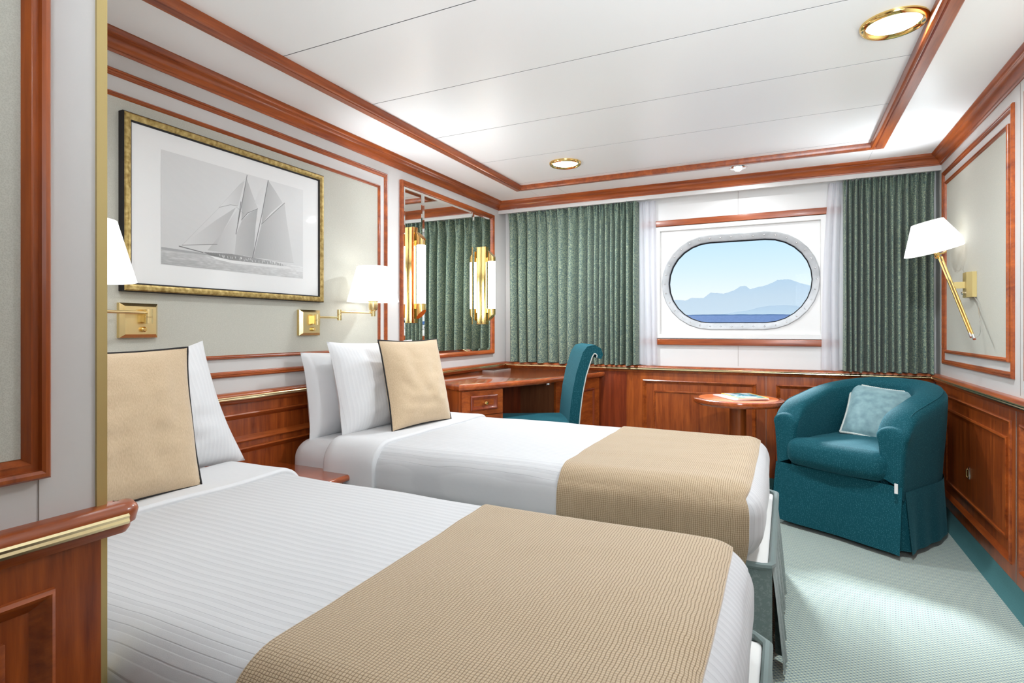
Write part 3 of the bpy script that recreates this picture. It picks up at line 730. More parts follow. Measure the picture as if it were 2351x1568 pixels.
# ------------------------------------------------------------------ swing-arm bed lamps
def swing_lamp(Yp, elbow, head, label):
    t = thing('swing_arm_lamp', label, 'lamp', (XL, Yp, 1.073), 'brass swing-arm reading lamps')
    PLp = lambda u, v, h: V((XL + h, Yp + u, 1.073 + v))
    g = G(); vs = []
    for hw, hh in ((.0645, 0), (.0645, .016), (.052, .028)):
        zz = hw * .93
        vs += [PLp(-hw, -zz, hh), PLp(hw, -zz, hh), PLp(hw, zz, hh), PLp(-hw, zz, hh)]
    g.add(vs, [(i * 4 + k, i * 4 + (k + 1) % 4, (i + 1) * 4 + (k + 1) % 4, (i + 1) * 4 + k) for i in range(2) for k in range(4)] + [(8, 9, 10, 11)])
    obj('back_plate', g, M['satin'], t)
    pv = V((XL + .052, Yp + .012, 0))
    obj('pivot', G().lathe([(0, 1.062), (.0125, 1.062), (.0125, 1.084), (.0135, 1.085), (.0125, 1.086), (.0125, 1.112), (0, 1.112)], pv, (0, 0, 1), 18).box((XL + .02, pv.y - .012, 1.068), (XL + .046, pv.y + .012, 1.106)), M['satin'], t)
    obj('dimmer_knob', G().lathe([(.009, 0), (.009, .010), (.006, .013), (0, .013)], (XL + .028, Yp + .006, 1.042), (1, 0, 0), 14), M['brass'], t)
    e, h = V(elbow), V(head)
    z1_ = 1.099
    a0 = V((pv.x, pv.y, z1_)); a1 = V((e.x, e.y, z1_)); a2 = V((e.x, e.y, 1.126)); a3 = V((h.x, h.y, 1.126))
    obj('arm', G().tube([a0, a1], .0052, 10), M['satin'], t)
    obj('elbow', G().lathe([(0, 1.086), (.0105, 1.086), (.0105, 1.112), (.0115, 1.113), (.0105, 1.114), (.0105, 1.138), (0, 1.138)], (e.x, e.y, 0), (0, 0, 1), 16), M['satin'], t)
    obj('arm', G().tube([a2, a3], .0052, 10), M['satin'], t)
    obj('socket', G().lathe([(0, 1.108), (.011, 1.108), (.012, 1.135), (.020, 1.140), (.023, 1.155), (.023, 1.180), (.027, 1.184), (.027, 1.190), (0, 1.192)], (h.x, h.y, 0), (0, 0, 1), 20), M['satin'], t)
    sh = obj('lamp_shade', G().lathe([(.128, 1.182), (.1305, 1.183), (.081, 1.362), (.079, 1.361)], (h.x, h.y, 0), (0, 0, 1), 48), M['shade'], t)
    obj('bulb', G().lathe([(0, 1.19), (.012, 1.19), (.024, 1.23), (.03, 1.26), (.024, 1.285), (0, 1.295)], (h.x, h.y, 0), (0, 0, 1), 16), M['tube'], t)
swing_lamp(1.985, (-1.972, 2.12, 0), (-1.902, 2.288, 0), 'brass swing-arm lamp with a lit white shade to the right of the picture')
swing_lamp(1.200, (-1.93, 1.02, 0), (-1.828, .925, 0), 'brass swing-arm lamp with a lit white shade beside the partition corner')

# ------------------------------------------------------------------ counterweight wall lamp on the right wall
t = thing('wall_lamp', 'brass counterweight wall lamp with a tilted white shade above the armchair', 'lamp', (XR, 3.36, 1.19))
PY = 3.36
g = G(); hexp = [(-.058, 0), (-.058, .018), (-.030, .034), (.030, .034), (.058, .018), (.058, 0)]
vs = [V((XR - h, PY + u, z)) for z in (1.193, 1.312) for u, h in hexp]; n = 6
g.add(vs, [(i, i + 1, i + 7, i + 6) for i in range(5)] + [tuple(range(6)), tuple(range(6, 12))]); obj('back_plate', g, M['anod'], t, 20)
obj('knob', G().lathe([(.008, 0), (.009, .008), (.006, .012), (0, .012)], (XR - .034, PY - .0, 1.215), (-1, 0, 0), 14), M['chrome'], t)
obj('bracket_arm', G().box((.728, PY - .004, 1.237), (XR - .03, PY + .004, 1.268)), M['anod'], t)
Rt, Rb = V((.722, 3.565, 1.412)), V((.735, 3.085, 1.018))
obj('rod', G().tube([Rt + V((0, 0, 0)), Rb], .0055, 10).tube([Rt + V((-.012, .004, 0)), Rb + V((-.010, .004, .006))], .0042, 10), M['brass'], t)
obj('rod_tip', G().tube([Rb, Rb + (Rb - Rt).normalized() * .03], .0065, 10).tube([Rb + V((-.010, .004, .006)), Rb + V((-.010, .004, .006)) + (Rb - Rt).normalized() * .026], .005, 10), M['chrome'], t)
obj('cord', G().tube([Rb + (Rb - Rt).normalized() * .028, Rb + V((.02, -.01, -.004)), V((.770, 3.115, 1.03)), V((.785, 3.19, 1.09)), V((XR - .008, 3.255, 1.16)), V((XR - .012, 3.31, 1.20))], .0014, 6), M['chrome'], t)
cr_ = V((.8996, .4368, 0)); ax = (V((0, 0, 1)) * math.cos(math.radians(18)) - cr_ * math.sin(math.radians(18)) + V((-.43, .9, 0)) * -.03).normalized()
sb = V((.700, 3.585, 1.452))
obj('lamp_shade', G().lathe([(.1365, 0), (.1385, .001), (.070, .152), (.068, .151)], sb, ax, 48), M['shade'], t)
obj('holder', G().lathe([(0, -.045), (.010, -.045), (.014, -.03), (.012, -.012), (.022, -.004), (.018, .012), (0, .014)], sb, ax, 18), M['brass'], t)
sd = ax.cross(V((0, -1, 0))).normalized(); vs = []
for k, (tt, w_, up) in enumerate(((-.055, .003, .004), (-.03, .010, -.008), (0, .014, -.014), (.03, .010, -.008), (.055, .003, .004))):
    c_ = sb + cr_ * tt + ax * (-.012 + up); dd = ax.cross(cr_).normalized(); vs += [c_ - dd * w_, c_ + dd * w_, c_ + dd * w_ + ax * .006, c_ - dd * w_ + ax * .006]
obj('fork', G().add(vs, [(i * 4 + k, i * 4 + (k + 1) % 4, i * 4 + 4 + (k + 1) % 4, i * 4 + 4 + k) for i in range(4) for k in range(4)] + [(0, 1, 2, 3), (16, 17, 18, 19)]), M['brass'], t)

# light leaving the open tops of the shades
for p_, d_ in (((-1.88, 2.29, 1.365), (.42, .35, 1)), ((sb + ax * .16)[:], (-.45, -.25, 1))):
    lp_ = lamp('shade_uplight', 'SPOT', p_, 16, (1, .97, .93), spot_size=math.radians(115), spot_blend=1.0, shadow_soft_size=.06)
    lp_.rotation_euler = V(d_).to_track_quat('-Z', 'Y').to_euler()

# ------------------------------------------------------------------ ceiling lights
def downlight(x, y, label, power=22):
    t = thing('ceiling_light', label, 'ceiling light', (x, y, CH), 'round brass ceiling lights')
    obj('brass_ring', G().lathe([(.096, 0), (.096, -.006), (.092, -.013), (.086, -.016), (.080, -.014), (.075, -.008), (.073, -.004)], (x, y, CH), (0, 0, 1), 48), M['brass'], t)
    obj('diffuser', G().lathe([(.074, -.005), (.060, -.009), (.03, -.012), (0, -.013)], (x, y, CH), (0, 0, 1), 40), M['diff'], t)
    lamp('downlight', 'AREA', (x, y, CH - .022), power, (1, .97, .925), shape='DISK', size=.14)
downlight(.317, 2.19, 'round lit brass ceiling light near the right side of the ceiling')
downlight(-1.19, 3.185, 'round lit brass ceiling light above the desk chair', 22)
downlight(-1.15, .95, 'added unseen brass ceiling light above the near bed', 4)  # added fixture out of view, fills the near end with light
t = thing('spotlight', 'small chrome gimbal spotlight in the ceiling border above the porthole', 'spotlight', (-.262, 3.73, CH))
obj('gimbal_ring', G().lathe([(.052, 0), (.052, -.004), (.048, -.008), (.030, -.006), (.026, .0)], (-.262, 3.73, CH), (0, 0, 1), 32), M['chrome'], t)
obj('bulb', G().lathe([(.024, 0), (.022, -.016), (.014, -.024), (0, -.026)], (-.262, 3.73, CH), (.1, -.2, 1), 24), M['diff'], t)
lamp('spot_beam', 'AREA', (-.262, 3.725, CH - .035), 3.5, (1, .95, .88), shape='DISK', size=.05)

# ------------------------------------------------------------------ beds
def bump_disp(amp, seed, up=.5):
    def f(P, n):
        return n * (amp * (noise.noise(P * 3.1 + V((seed, 0, 0))) + .5 * noise.noise(P * 8 + V((0, seed, 0)))))
    return f
ZT = .572
def bed(label, y0, y1, sk0, sk1):
    t = thing('bed', label, 'bed', (-1.05, (y0 + y1) / 2, 0), 'twin beds with tan runners')
    yc, hy = (y0 + y1) / 2, (y1 - y0) / 2
    obj('mattress', G().rbox((-1.067, yc, .437), (.917, hy - .02, .120), .085, 8, bump_disp(.004, y0), .06), M['plain_sheet'], t)
    obj('base', G().box((-1.985, sk0 + .012, .06), (-.075, sk1 - .012, .29), .008), M['skirt_shade'], t)
    obj('base_cover', G().box((-1.985, sk0 + .012, .29), (-.046, sk1 - .012, .325), .008), M['ticking'], t)
    # skirt with box pleats round foot and sides
    sk = G(); xf_ = -.035; pts = []
    path = [(-1.98, sk0), (xf_, sk0), (xf_, sk1), (-1.98, sk1)]
    nrm = [(0, -1), (1, 0), (0, 1)]; seg = 0
    for (p, q), n_ in zip(zip(path, path[1:]), nrm):
        L_ = math.dist(p, q); N_ = int(L_ / .006)
        def fn(u, v, p=p, q=q, n_=n_, L_=L_):
            d = u * L_; x, y = p[0] + (q[0] - p[0]) * u, p[1] + (q[1] - p[1]) * u
            if n_[0]:   # foot: packed pleats
                w_ = (d / .12) % 1; fold = (w_ if w_ < .8 else (1 - w_) / .2 * .8) * .034
                off = (1 - v) ** .8 * (.010 + fold) + (1 - v) * .022 * max(0, 1 - d / .10) + .004 * math.sin(d * 90) * (1 - v)
            else:
                w_ = (d / .30) % 1; fold = max(0, 1 - abs(w_ - .5) / .06) * -.012; off = (1 - v) * (.016 + fold)
            return V((x + n_[0] * off, y + n_[1] * off, .018 + (.325 - .018) * v))
        sk.grid(fn, N_, 6, lambda u, v, L_=L_: (u * L_, v * .31))
    so_ = obj('bed_skirt', sk, M['skirt'], t, 30)
    pth = [V((-1.98, sk0, .33)), V((xf_ - .03, sk0, .33)), V((xf_ - .008, sk0 + .006, .331)), V((xf_, sk0 + .03, .33)), V((xf_, sk1 - .03, .33)), V((xf_ - .03, sk1, .33)), V((-1.98, sk1, .33))]
    obj('skirt_band', G().tube(pth, .011, 8), M['skirt'], so_)
    return t
bed('near twin bed standing beside the partition', .507, 1.405, .52, 1.425)
bed('far twin bed standing in front of the desk and chair', 1.785, 2.745, 1.85, 2.72)

def ddisp(seed):
    def f(P, n):
        a_ = .006 * noise.noise(V((P.x * 2.2, P.y * 4, seed))) + .003 * noise.noise(V((P.x * 6, P.y * 9, P.z * 9 + seed)))
        s_ = 0
        if n.z < .5: s_ = .006 * noise.noise(V((P.x * 7, P.z * 3, seed + P.y * 2)))
        return n * (a_ + s_)
    return f
def bedding(y0, y1, seed, lab_s, lab_d, lab_r, rx0, rx1, zrun0, zrun1, zb=.335, rxs=None):
    yc, hy = (y0 + y1) / 2, (y1 - y0) / 2; zc = (ZT + zb) / 2; hz = (ZT - zb) / 2; D = ddisp(seed)
    x0, x1 = -1.66, -.055; R_ = .095
    o = obj('duvet', G().rbox(((x0 + x1) / 2, yc, zc), ((x1 - x0) / 2, hy, hz), R_, 10, D, .03), M['sheet'], None, 180, origin=((x0 + x1) / 2, yc, zb)); tag(o, lab_d, 'duvet', 'striped white duvets')
    # folded-back sheet at the head, thicker lip over the duvet
    g = G()
    prof = []
    def path(tt, e):
        """cross-section around the bed: near side, top, far side. tt in 0..1"""
        zt = ZT + e; r = R_; ya, yb = y0 - e, y1 + e; z_lo = .36
        segs = [zt - r - z_lo, r * PI / 2, (yb - ya) - 2 * r, r * PI / 2, zt - r - z_lo]; S = sum(segs); d = tt * S
        if d < segs[0]: return (ya, z_lo + d, -1, 0)
        d -= segs[0]
        if d < segs[1]: q = d / r; return (ya + r - r * math.cos(q), zt - r + r * math.sin(q), -math.cos(q), math.sin(q))
        d -= segs[1]
        if d < segs[2]: return (ya + r + d, zt, 0, 1)
        d -= segs[2]
        if d < segs[3]: q = d / r; return (yb - r + r * math.sin(q), zt - r + r * math.cos(q), math.sin(q), math.cos(q))
        d -= segs[3]; return (yb, zt - r - d, 1, 0)
    def fold(u, v):
        # u around the lip (cross profile in x), v across the bed
        lip = [(-1.745, -.03), (-1.745, .004), (-1.735, .010), (-1.60, .011), (-1.50, .013), (-1.482, .012), (-1.474, .006), (-1.474, -.004)]
        k = u * (len(lip) - 1); i = min(int(k), len(lip) - 2); f_ = k - i
        x = lip[i][0] + (lip[i + 1][0] - lip[i][0]) * f_; e = lip[i][1] + (lip[i + 1][1] - lip[i][1]) * f_
        y, z, ny, nz_ = path(v, e); P = V((x + .006 * noise.noise(V((y * 5, z * 5, seed))), y, z)); return P + V((0, ny, nz_)) * (.004 * noise.noise(P * 6))
    g.grid(fold, 28, 90)
    o = obj('folded_sheet', g, M['plain_sheet'], None, 60, origin=(-1.6, yc, .36)); tag(o, lab_s, 'sheet', 'folded white top sheets')
    # runner
    e = .007; cc = V(((x0 + x1) / 2, yc, zc)); hh = V(((x1 - x0) / 2, hy, hz))
    def run(u, v):
        S0 = ZT - zrun0; S1 = y1 - y0; S2 = ZT - zrun1; S = S0 + S1 + S2; d = v * S
        x = rx0 + (rx1 - rx0) * u
        if rxs: x += rxs * (1 - u) * max(0, 1 - v * 1.3)
        if d < S0: p = V((x, y0, zrun0 + d)); side = 1
        elif d < S0 + S1: p = V((x, y0 + d - S0, ZT)); side = 0
        else: p = V((x, y1, ZT - (d - S0 - S1))); side = 1
        l = p - cc; q = V([max(-(H - R_), min(H - R_, t_)) for t_, H in zip(l, hh)])
        q.z = max(q.z, min(l.z, hh.z - R_)); dd = l - q
        if dd.length > 1e-9: dd.normalize()
        P = q + dd * R_ + cc; P = P + D(P, dd) + dd * e
        if side and p.z < zb + .08:   # hangs straight below the mattress
            P.z = p.z
        if P.z < ZT - R_: P.z = p.z
        return P
    nu, nv = 60, 150
    g = G(); g.grid(run, nu, nv, lambda u, v: (u * (rx1 - rx0), v * (2 * ZT - zrun0 - zrun1 + y1 - y0)))
    # underside: give the cloth its thickness at the hems
    vs0 = [run(i / nu, j / nv) for j in range(nv + 1) for i in range(nu + 1)]
    for edge in ([(0, j) for j in range(nv + 1)], [(nu, j) for j in range(nv + 1)], [(i, 0) for i in range(nu + 1)]):
        vs = []
        for i, j in edge:
            p = vs0[j * (nu + 1) + i]; q = p - cc; nn_ = V((0, -1 if q.y < -hy + .02 else (1 if q.y > hy - .02 else 0), 1 if q.z > hz - .05 else 0)).normalized()
            vs += [p, p - nn_ * .009]
        g.add(vs, [(2 * k, 2 * k + 1, 2 * k + 3, 2 * k + 2) for k in range(len(edge) - 1)], [(0, 0)] * len(vs))
    o = obj('bed_runner', g, M['runner'], None, 60, origin=((rx0 + rx1) / 2, yc, zrun0)); tag(o, lab_r, 'bed runner', 'tan waffle-weave bed runners')
bedding(.507, 1.405, 1.3, 'white folded top sheet under the tan cushion of the near bed', 'white striped duvet on the near bed', 'tan waffle-weave runner across the foot of the near bed', -.725, -.098, .30, .33, rxs=.06)
bedding(1.785, 2.745, 7.7, 'white folded top sheet under the pillows of the far bed', 'white striped duvet on the far bed', 'tan waffle-weave runner hanging down the side of the far bed', -.695, -.088, .285, .33)

# ------------------------------------------------------------------ pillows and cushions
def pillow(name, label, cat, c, wd, ht, th, lean, yaw=0, mat='pillow', roll=0, skew=0, pipe=None, group=None, pinch=.06, seed=0, sag=.0, cover=None):
    """stands on its lower edge; width along local y, height along local z, thickness along x"""
    t = thing(name, label, cat, c, group)
    Mx = Matrix.Translation(V(c)) @ Matrix.Rotation(yaw, 4, 'Z') @ Matrix.Rotation(-lean, 4, 'Y') @ Matrix.Rotation(roll, 4, 'X')
    def outline(u, v):
        a_, b_ = 2 * u - 1, 2 * v - 1
        y = a_ * wd / 2 * (1 - pinch * (1 - b_ * b_) * abs(a_)) ; z = b_ * ht / 2 * (1 - pinch * (1 - a_ * a_) * abs(b_))
        return y + skew * v, z + ht / 2 - sag * (1 - a_ * a_) * (b_ > 0) * b_
    g = G(); N_ = 34
    for sg in (-1, 1):
        def fn(u, v, sg=sg):
            a_, b_ = 2 * u - 1, 2 * v - 1; y, z = outline(u, v)
            k = max(0, (1 - abs(a_) ** 2.6)) ** .62 * max(0, (1 - abs(b_) ** 2.6)) ** .62
            bot = 1 + .25 * (.3 - v)
            wr_ = .014 * noise.noise(V((y * 9, z * 5, seed + sg))) + .007 * noise.noise(V((y * 16, z * 26, seed)))
            edge = min(1, 5 * min(u, 1 - u, v, 1 - v))
            return Mx @ V((sg * (th / 2 * k * bot) + wr_ * edge + .004 * noise.noise(V((y * 7, z * 7, seed * 3))), y, z))
        g.grid(fn, N_, N_)
    obj(cover or 'pillowcase', g, M[mat], t, 80)
    if pipe:
        pts = []
        for k in range(30): pts.append((k / 30, 0))
        for k in range(30): pts.append((1, k / 30))
        for k in range(30): pts.append((1 - k / 30, 1))
        for k in range(30): pts.append((0, 1 - k / 30))
        P3 = []
        for u, v in pts:
            y, z = outline(u, v); P3.append(Mx @ V((.004 * noise.noise(V((y * 7, z * 7, seed * 3))), y, z)))
        obj('piping', G().tube(P3, pipe[1], 7, closed=True), M[pipe[0]], t)
    return t
R = math.radians
# near bed
pillow('pillow', 'white striped pillow standing behind the tan cushion on the near bed', 'pillow', (-1.775, 1.085, ZT - .005), .66, .445, .17, R(12), R(-2), skew=-.10, sag=.05, seed=2, group='white pillows on the beds')
pillow('cushion', 'tan square cushion with black piping on the near bed', 'cushion', (-1.545, .865, ZT + .008), .47, .425, .13, R(17), R(3), 'tan', skew=.05, pipe=('black', .0035), group='tan cushions with black piping', seed=5, cover='cover', pinch=.05)
# far bed
pillow('pillow', 'white pillow at the back of the far bed, against the wall', 'pillow', (-1.89, 2.165, ZT - .03), .62, .40, .16, R(8), R(-2), 'plain_sheet', seed=11, group='white pillows on the beds')
pillow('pillow', 'white striped pillow on the far bed, between back pillow and tan cushion', 'pillow', (-1.735, 2.20, ZT - .01), .60, .435, .17, R(13), R(-3), skew=.0, seed=17, group='white pillows on the beds')
pillow('cushion', 'tan square cushion with black piping on the far bed', 'cushion', (-1.56, 2.245, ZT + .010), .425, .43, .13, R(18), R(-6), 'tan', skew=.045, pipe=('black', .0035), group='tan cushions with black piping', seed=23, cover='cover', pinch=.05)

# ------------------------------------------------------------------ nightstand
t = thing('nightstand', 'cherry nightstand between the twin beds', 'nightstand', (-1.82, 1.6, 0))
obj('top', G().rbox((-1.821, 1.612, .436), (.225, .203, .014), .013, 5), M['wood_gloss'], t)
obj('body', G().box((-2.03, 1.435, .04), (-1.63, 1.79, .421), .003), M['wood_z'], t)
for za, zb_ in ((.24, .405), (.06, .225)):
    d = obj('drawer', G().box((-1.63, 1.447, za), (-1.614, 1.778, zb_), .003), M['wood_y'], t)
    obj('knob', G().lathe([(.004, 0), (.004, .010), (.010, .014), (.011, .020), (.006, .025), (0, .026)], (-1.614, 1.612, (za + zb_) / 2), (1, 0, 0), 14), M['brass'], d)

# ------------------------------------------------------------------ corner desk
dk = thing('corner_desk', 'glossy cherry corner desk under the mirror and left curtain', 'desk', (-1.7, 3.4, 0))
def bez(pts, n=10):
    out = []
    for i in range(len(pts) - 1):
        p0 = V(pts[max(i - 1, 0)]); p1 = V(pts[i]); p2 = V(pts[i + 1]); p3 = V(pts[min(i + 2, len(pts) - 1)])
        for k in range(n):
            t_ = k / n; out.append(.5 * ((2 * p1) + (p2 - p0) * t_ + (2 * p0 - 5 * p1 + 4 * p2 - p3) * t_ ** 2 + (3 * p1 - p0 - 3 * p2 + p3) * t_ ** 3))
    out.append(V(pts[-1])); return [(p.x, p.y) for p in out]
front = bez([(-1.640, 2.700), (-1.49, 2.98), (-1.385, 3.24), (-1.335, 3.46), (-1.262, 3.72), (-1.205, 3.97), (-1.195, 4.03)])
outl = [(-2.035, 2.885)] + front + [(-2.035, 4.03)]
def desk_top(outl, z0, z1, r):
    n = len(outl); c = V((sum(p[0] for p in outl) / n, sum(p[1] for p in outl) / n)); g = G(); vs = []; K = 7; loops = []
    nr = []
    for i in range(n):
        a_, b_, c_ = V(outl[i - 1]), V(outl[i]), V(outl[(i + 1) % n]); t1 = (b_ - a_).normalized(); t2 = (c_ - b_).normalized(); q = (t1 + t2).normalized(); nn_ = V((q.y, -q.x))
        if nn_.dot(b_ - c) < 0: nn_ = -nn_
        nr.append(nn_)
    prof = [(0 - r, z0)] + [(-r + r * math.cos(-PI / 2 + PI * k / K), (z0 + z1) / 2 + (z1 - z0) / 2 * math.sin(-PI / 2 + PI * k / K)) for k in range(K + 1)]
    for o_, z in prof:
        for i in range(n):
            p = V(outl[i]) + nr[i] * o_; vs.append((p.x, p.y, z))
    m = len(prof); fs = [(j * n + i, j * n + (i + 1) % n, (j + 1) * n + (i + 1) % n, (j + 1) * n + i) for j in range(m - 1) for i in range(n)]
    fs += [tuple(range(n)), tuple((m - 1) * n + i for i in range(n))]
    return g.add(vs, fs)
obj('desktop', desk_top(outl, .694, .730, .012), M['wood_gloss'], dk)
PA, PB = V((-1.650, 2.722)), V((-1.520, 2.992)); ld = V((-.91, .414)).normalized()
def dbox(g, p, q, back, z0, z1, ins=0):
    """box on a floor segment p-q reaching back by vector"""
    pts = [p, q, q + back, p + back]; return g.prism([(v_.x, v_.y) for v_ in pts], z0, z1)
pd = obj('pedestal', dbox(G(), PA - ld * .0, PB, ld * .40, .05, .692), M['wood_z'], dk, 0)
fd = (PB - PA).normalized(); fn_ = V((fd.y, -fd.x))
PFD = lambda u, v, h: V((PA.x + fd.x * u + fn_.x * h, PA.y + fd.y * u + fn_.y * h, v))
Wd = (PB - PA).length
for k, (za, zb_) in enumerate(((.548, .688), (.402, .543), (.256, .397), (.08, .251))):
    g = G(); b_ = .004
    vs = [PFD(u, v, h) for h in (0, .014) for u, v in ((.008, za), (Wd - .003, za), (Wd - .003, zb_), (.008, zb_))]
    g.add(vs, [(4, 5, 6, 7), (0, 1, 5, 4), (1, 2, 6, 5), (2, 3, 7, 6), (3, 0, 4, 7)]); d = obj('drawer', g, M['wood_y'], dk, 0)
    m_ = .028
    obj('drawer_frame', G().frame(PFD, .065, Wd - .045, za + m_, zb_ - m_, [(0, .014), (0, .020), (.006, .024), (.011, .022), (.014, .018), (.020, .016), (.024, .014)]), M['wood_dark'], d)
    kp = PFD(.065 + (Wd - .11) / 2, (za + zb_) / 2, .014); obj('knob', G().lathe([(.004, 0), (.004, .012), (.009, .015), (.0125, .020), (.0125, .026), (.009, .031), (0, .033)], kp, (fn_.x, fn_.y, 0), 16), M['brass'], d)
# cabinet on the window side
CA, CB = V((-1.392, 3.50)), V((-1.245, 4.02)); fe = (CB - CA).normalized(); fm = V((fe.y, -fe.x)); Wc = (CB - CA).length
bk = V((-.95, .31)).normalized() * .30
obj('cabinet', G().prism([(CA.x, CA.y), (CB.x, CB.y), (CB.x - .3, CB.y), (CA.x + bk.x, CA.y + bk.y)], .05, .692), wood('cherry_wood_side', 'z', (.16, .05, .02), (.30, .11, .045), .4, .15), dk, 0)
PFE = lambda u, v, h: V((CA.x + fe.x * u + fm.x * h, CA.y + fe.y * u + fm.y * h, v))
vs = [PFE(u, v, h) for h in (.002, .018) for u, v in ((.004, .07), (Wc - .01, .07), (Wc - .01, .688), (.004, .688))]
dr = obj('cabinet_door', G().add(vs, [(4, 5, 6, 7), (0, 1, 5, 4), (1, 2, 6, 5), (2, 3, 7, 6), (3, 0, 4, 7)]), M['wood_y'], dk, 0)
obj('door_frame', G().frame(PFE, .085, Wc - .08, .14, .615, [(0, .018), (0, .024), (.006, .028), (.012, .025), (.018, .018)]), M['wood_dark'], dr)
kp = PFE(.05, .578, .018); obj('knob', G().lathe([(.004, 0), (.004, .012), (.009, .015), (.0125, .020), (.0125, .026), (.009, .031), (0, .033)], kp, (fm.x, fm.y, 0), 16), M['brass'], dr)
obj('kneehole_panel', G().prism([(-1.93, 3.145), (-1.92, 3.135), (-1.675, 3.59), (-1.685, 3.60)], .05, .692), M['wood_dark'], dk, 0)
obj('hinge', G().box((-1.44, 3.42, .672), (-1.41, 3.46, .693)).lathe([(0, 0), (.008, 0), (.008, .016), (0, .016)], (-1.405, 3.455, .675), (0, 0, 1), 10), M['chrome'], dk)
# vent grille in the desktop
vg = obj('vent_grille', G().box((-2.022, 3.66, .730), (-1.925, 3.945, .734)), plain('grille_grey', (.45, .44, .42), .4, .5), dk, 0)
for k in range(22): 
    y = 3.672 + k * .0125
    obj('slat', G().box((-2.014, y, .734), (-1.933, y + .006, .7365)), M['chrome'], vg, 0)

# ------------------------------------------------------------------ desk chair
FL, BR = V((-1.293, 3.425)), V((-1.103, 3.085))      # back edge of the seat, far and near end
bd = (FL - BR).normalized(); ff = V((-bd.y, bd.x)); ff = ff if ff.x < 0 else -ff   # facing the desk
ctr = (FL + BR) / 2; SW = (FL - BR).length
dc = thing('desk_chair', 'teal upholstered desk chair with a rolled-over backrest', 'chair', (ctr.x, ctr.y, 0))
def CC(s_, n_, z): return V((ctr.x + bd.x * s_ + ff.x * n_, ctr.y + bd.y * s_ + ff.y * n_, z))
def seatf(P, n):
    return V((0, 0, .012 * max(0, 1 - (P.x / .22) ** 2) * (n.z > .2)))
g = G().rbox((0, .205, .462), (SW / 2 + .02, .225, .038), .034, 7, seatf, .05)
g.v = [CC(p.x * (1 - .08 * p.y), p.y, p.z) for p in g.v]; obj('seat', g, M['teal'], dc, 60)
# back: side profile swept across the width
cl = [(0.0, .44), (-.005, .50), (-.012, .58), (-.025, .68), (-.045, .78), (-.070, .86), (-.082, .895), (-.098, .918), (-.122, .926), (-.145, .915), (-.155, .893), (-.148, .873)]
def backprof():
    # centre line thickened
    out_f, out_b = [], []
    for i, (n_, z) in enumerate(cl):
        a_ = V(cl[max(i - 1, 0)]); b_ = V(cl[min(i + 1, len(cl) - 1)]); t_ = (b_ - a_).normalized(); q = V((t_.y, -t_.x)); h = .030 if i < 7 else .030 - .004 * (i - 7)
        out_f.append((n_ + q.x * h, z + q.y * h)); out_b.append((n_ - q.x * h, z - q.y * h))
    return out_f + out_b[::-1]
bp = backprof()
def taperw(z): return (SW / 2) * (1.0 + .04 * min(1, max(0, (z - .44) / .5)))
g = G(); nw = 12; vs = []
for i in range(nw + 1):
    s_ = 2 * i / nw - 1; k = 1 - .22 * abs(s_) ** 8; cx = sum(p[0] for p in bp) / len(bp)
    for n_, z in bp:
        sh_ = 1 - .30 * abs(s_) ** 10
        # shrink toward the centre line at the very ends
        vs.append(CC(s_ * taperw(z), n_, z))
m = len(bp); fs = [(i * m + k, i * m + (k + 1) % m, (i + 1) * m + (k + 1) % m, (i + 1) * m + k) for i in range(nw) for k in range(m)]
fs += [tuple(range(m)), tuple(nw * m + k for k in range(m))]
obj('backrest', g.add(vs, fs), M['teal'], dc, 50)
for sgn in (-1, 1): obj('piping', G().tube([CC(sgn * (taperw(z) + .001), n_, z) for n_, z in bp[len(cl):]], .0035, 7), M['rope'], dc)
for sx, sy in ((-1, .03), (1, .03), (-1, .39), (1, .39)):
    obj('leg', G().tube([CC(sx * .15, sy + (.0 if sy > .1 else -.0), .44), CC(sx * .165, sy + (.015 if sy > .1 else -.04), 0)], [.02, .012], 10), M['wood_z'], dc)

# ------------------------------------------------------------------ tub armchair
ac = thing('tub_armchair', 'teal tub armchair with a skirted base in the corner by the window', 'armchair', (.44, 3.55, 0))
A0 = V((-.035, 3.405)); ar = V((.85, -.53)).normalized(); ab = V((.53, .85)).normalized(); WA, DA = .615, .715
def AC(x, y, z): return V((A0.x + ar.x * (x + WA / 2) + ab.x * y, A0.y + ar.y * (x + WA / 2) + ab.y * y, z))
hw = WA / 2; ys_ = .30
def upath(s_, off):
    """s in -1..1 round the U from left front to right front, inset by off"""
    r = hw - off; Ls = ys_; La = PI / 2 * (r + (DA - ys_ - off)) ; S = 2 * Ls + La; d = (s_ + 1) / 2 * S
    if d < Ls: return (-r, d, -1, 0)
    if d > S - Ls: return (r, S - d, 1, 0)
    q = PI - (d - Ls) / La * PI; ry = DA - ys_ - off
    return (r * math.cos(q), ys_ + ry * math.sin(q), math.cos(q), math.sin(q))
def ztop(s_):
    a_ = abs(s_); t_ = min(1, max(0, (1 - a_) / .9)); e_ = max(0, (a_ - .84) / .16); return .655 + .112 * math.sin(t_ * PI / 2) ** 1.25 - .062 * e_ ** 3
TH = .095
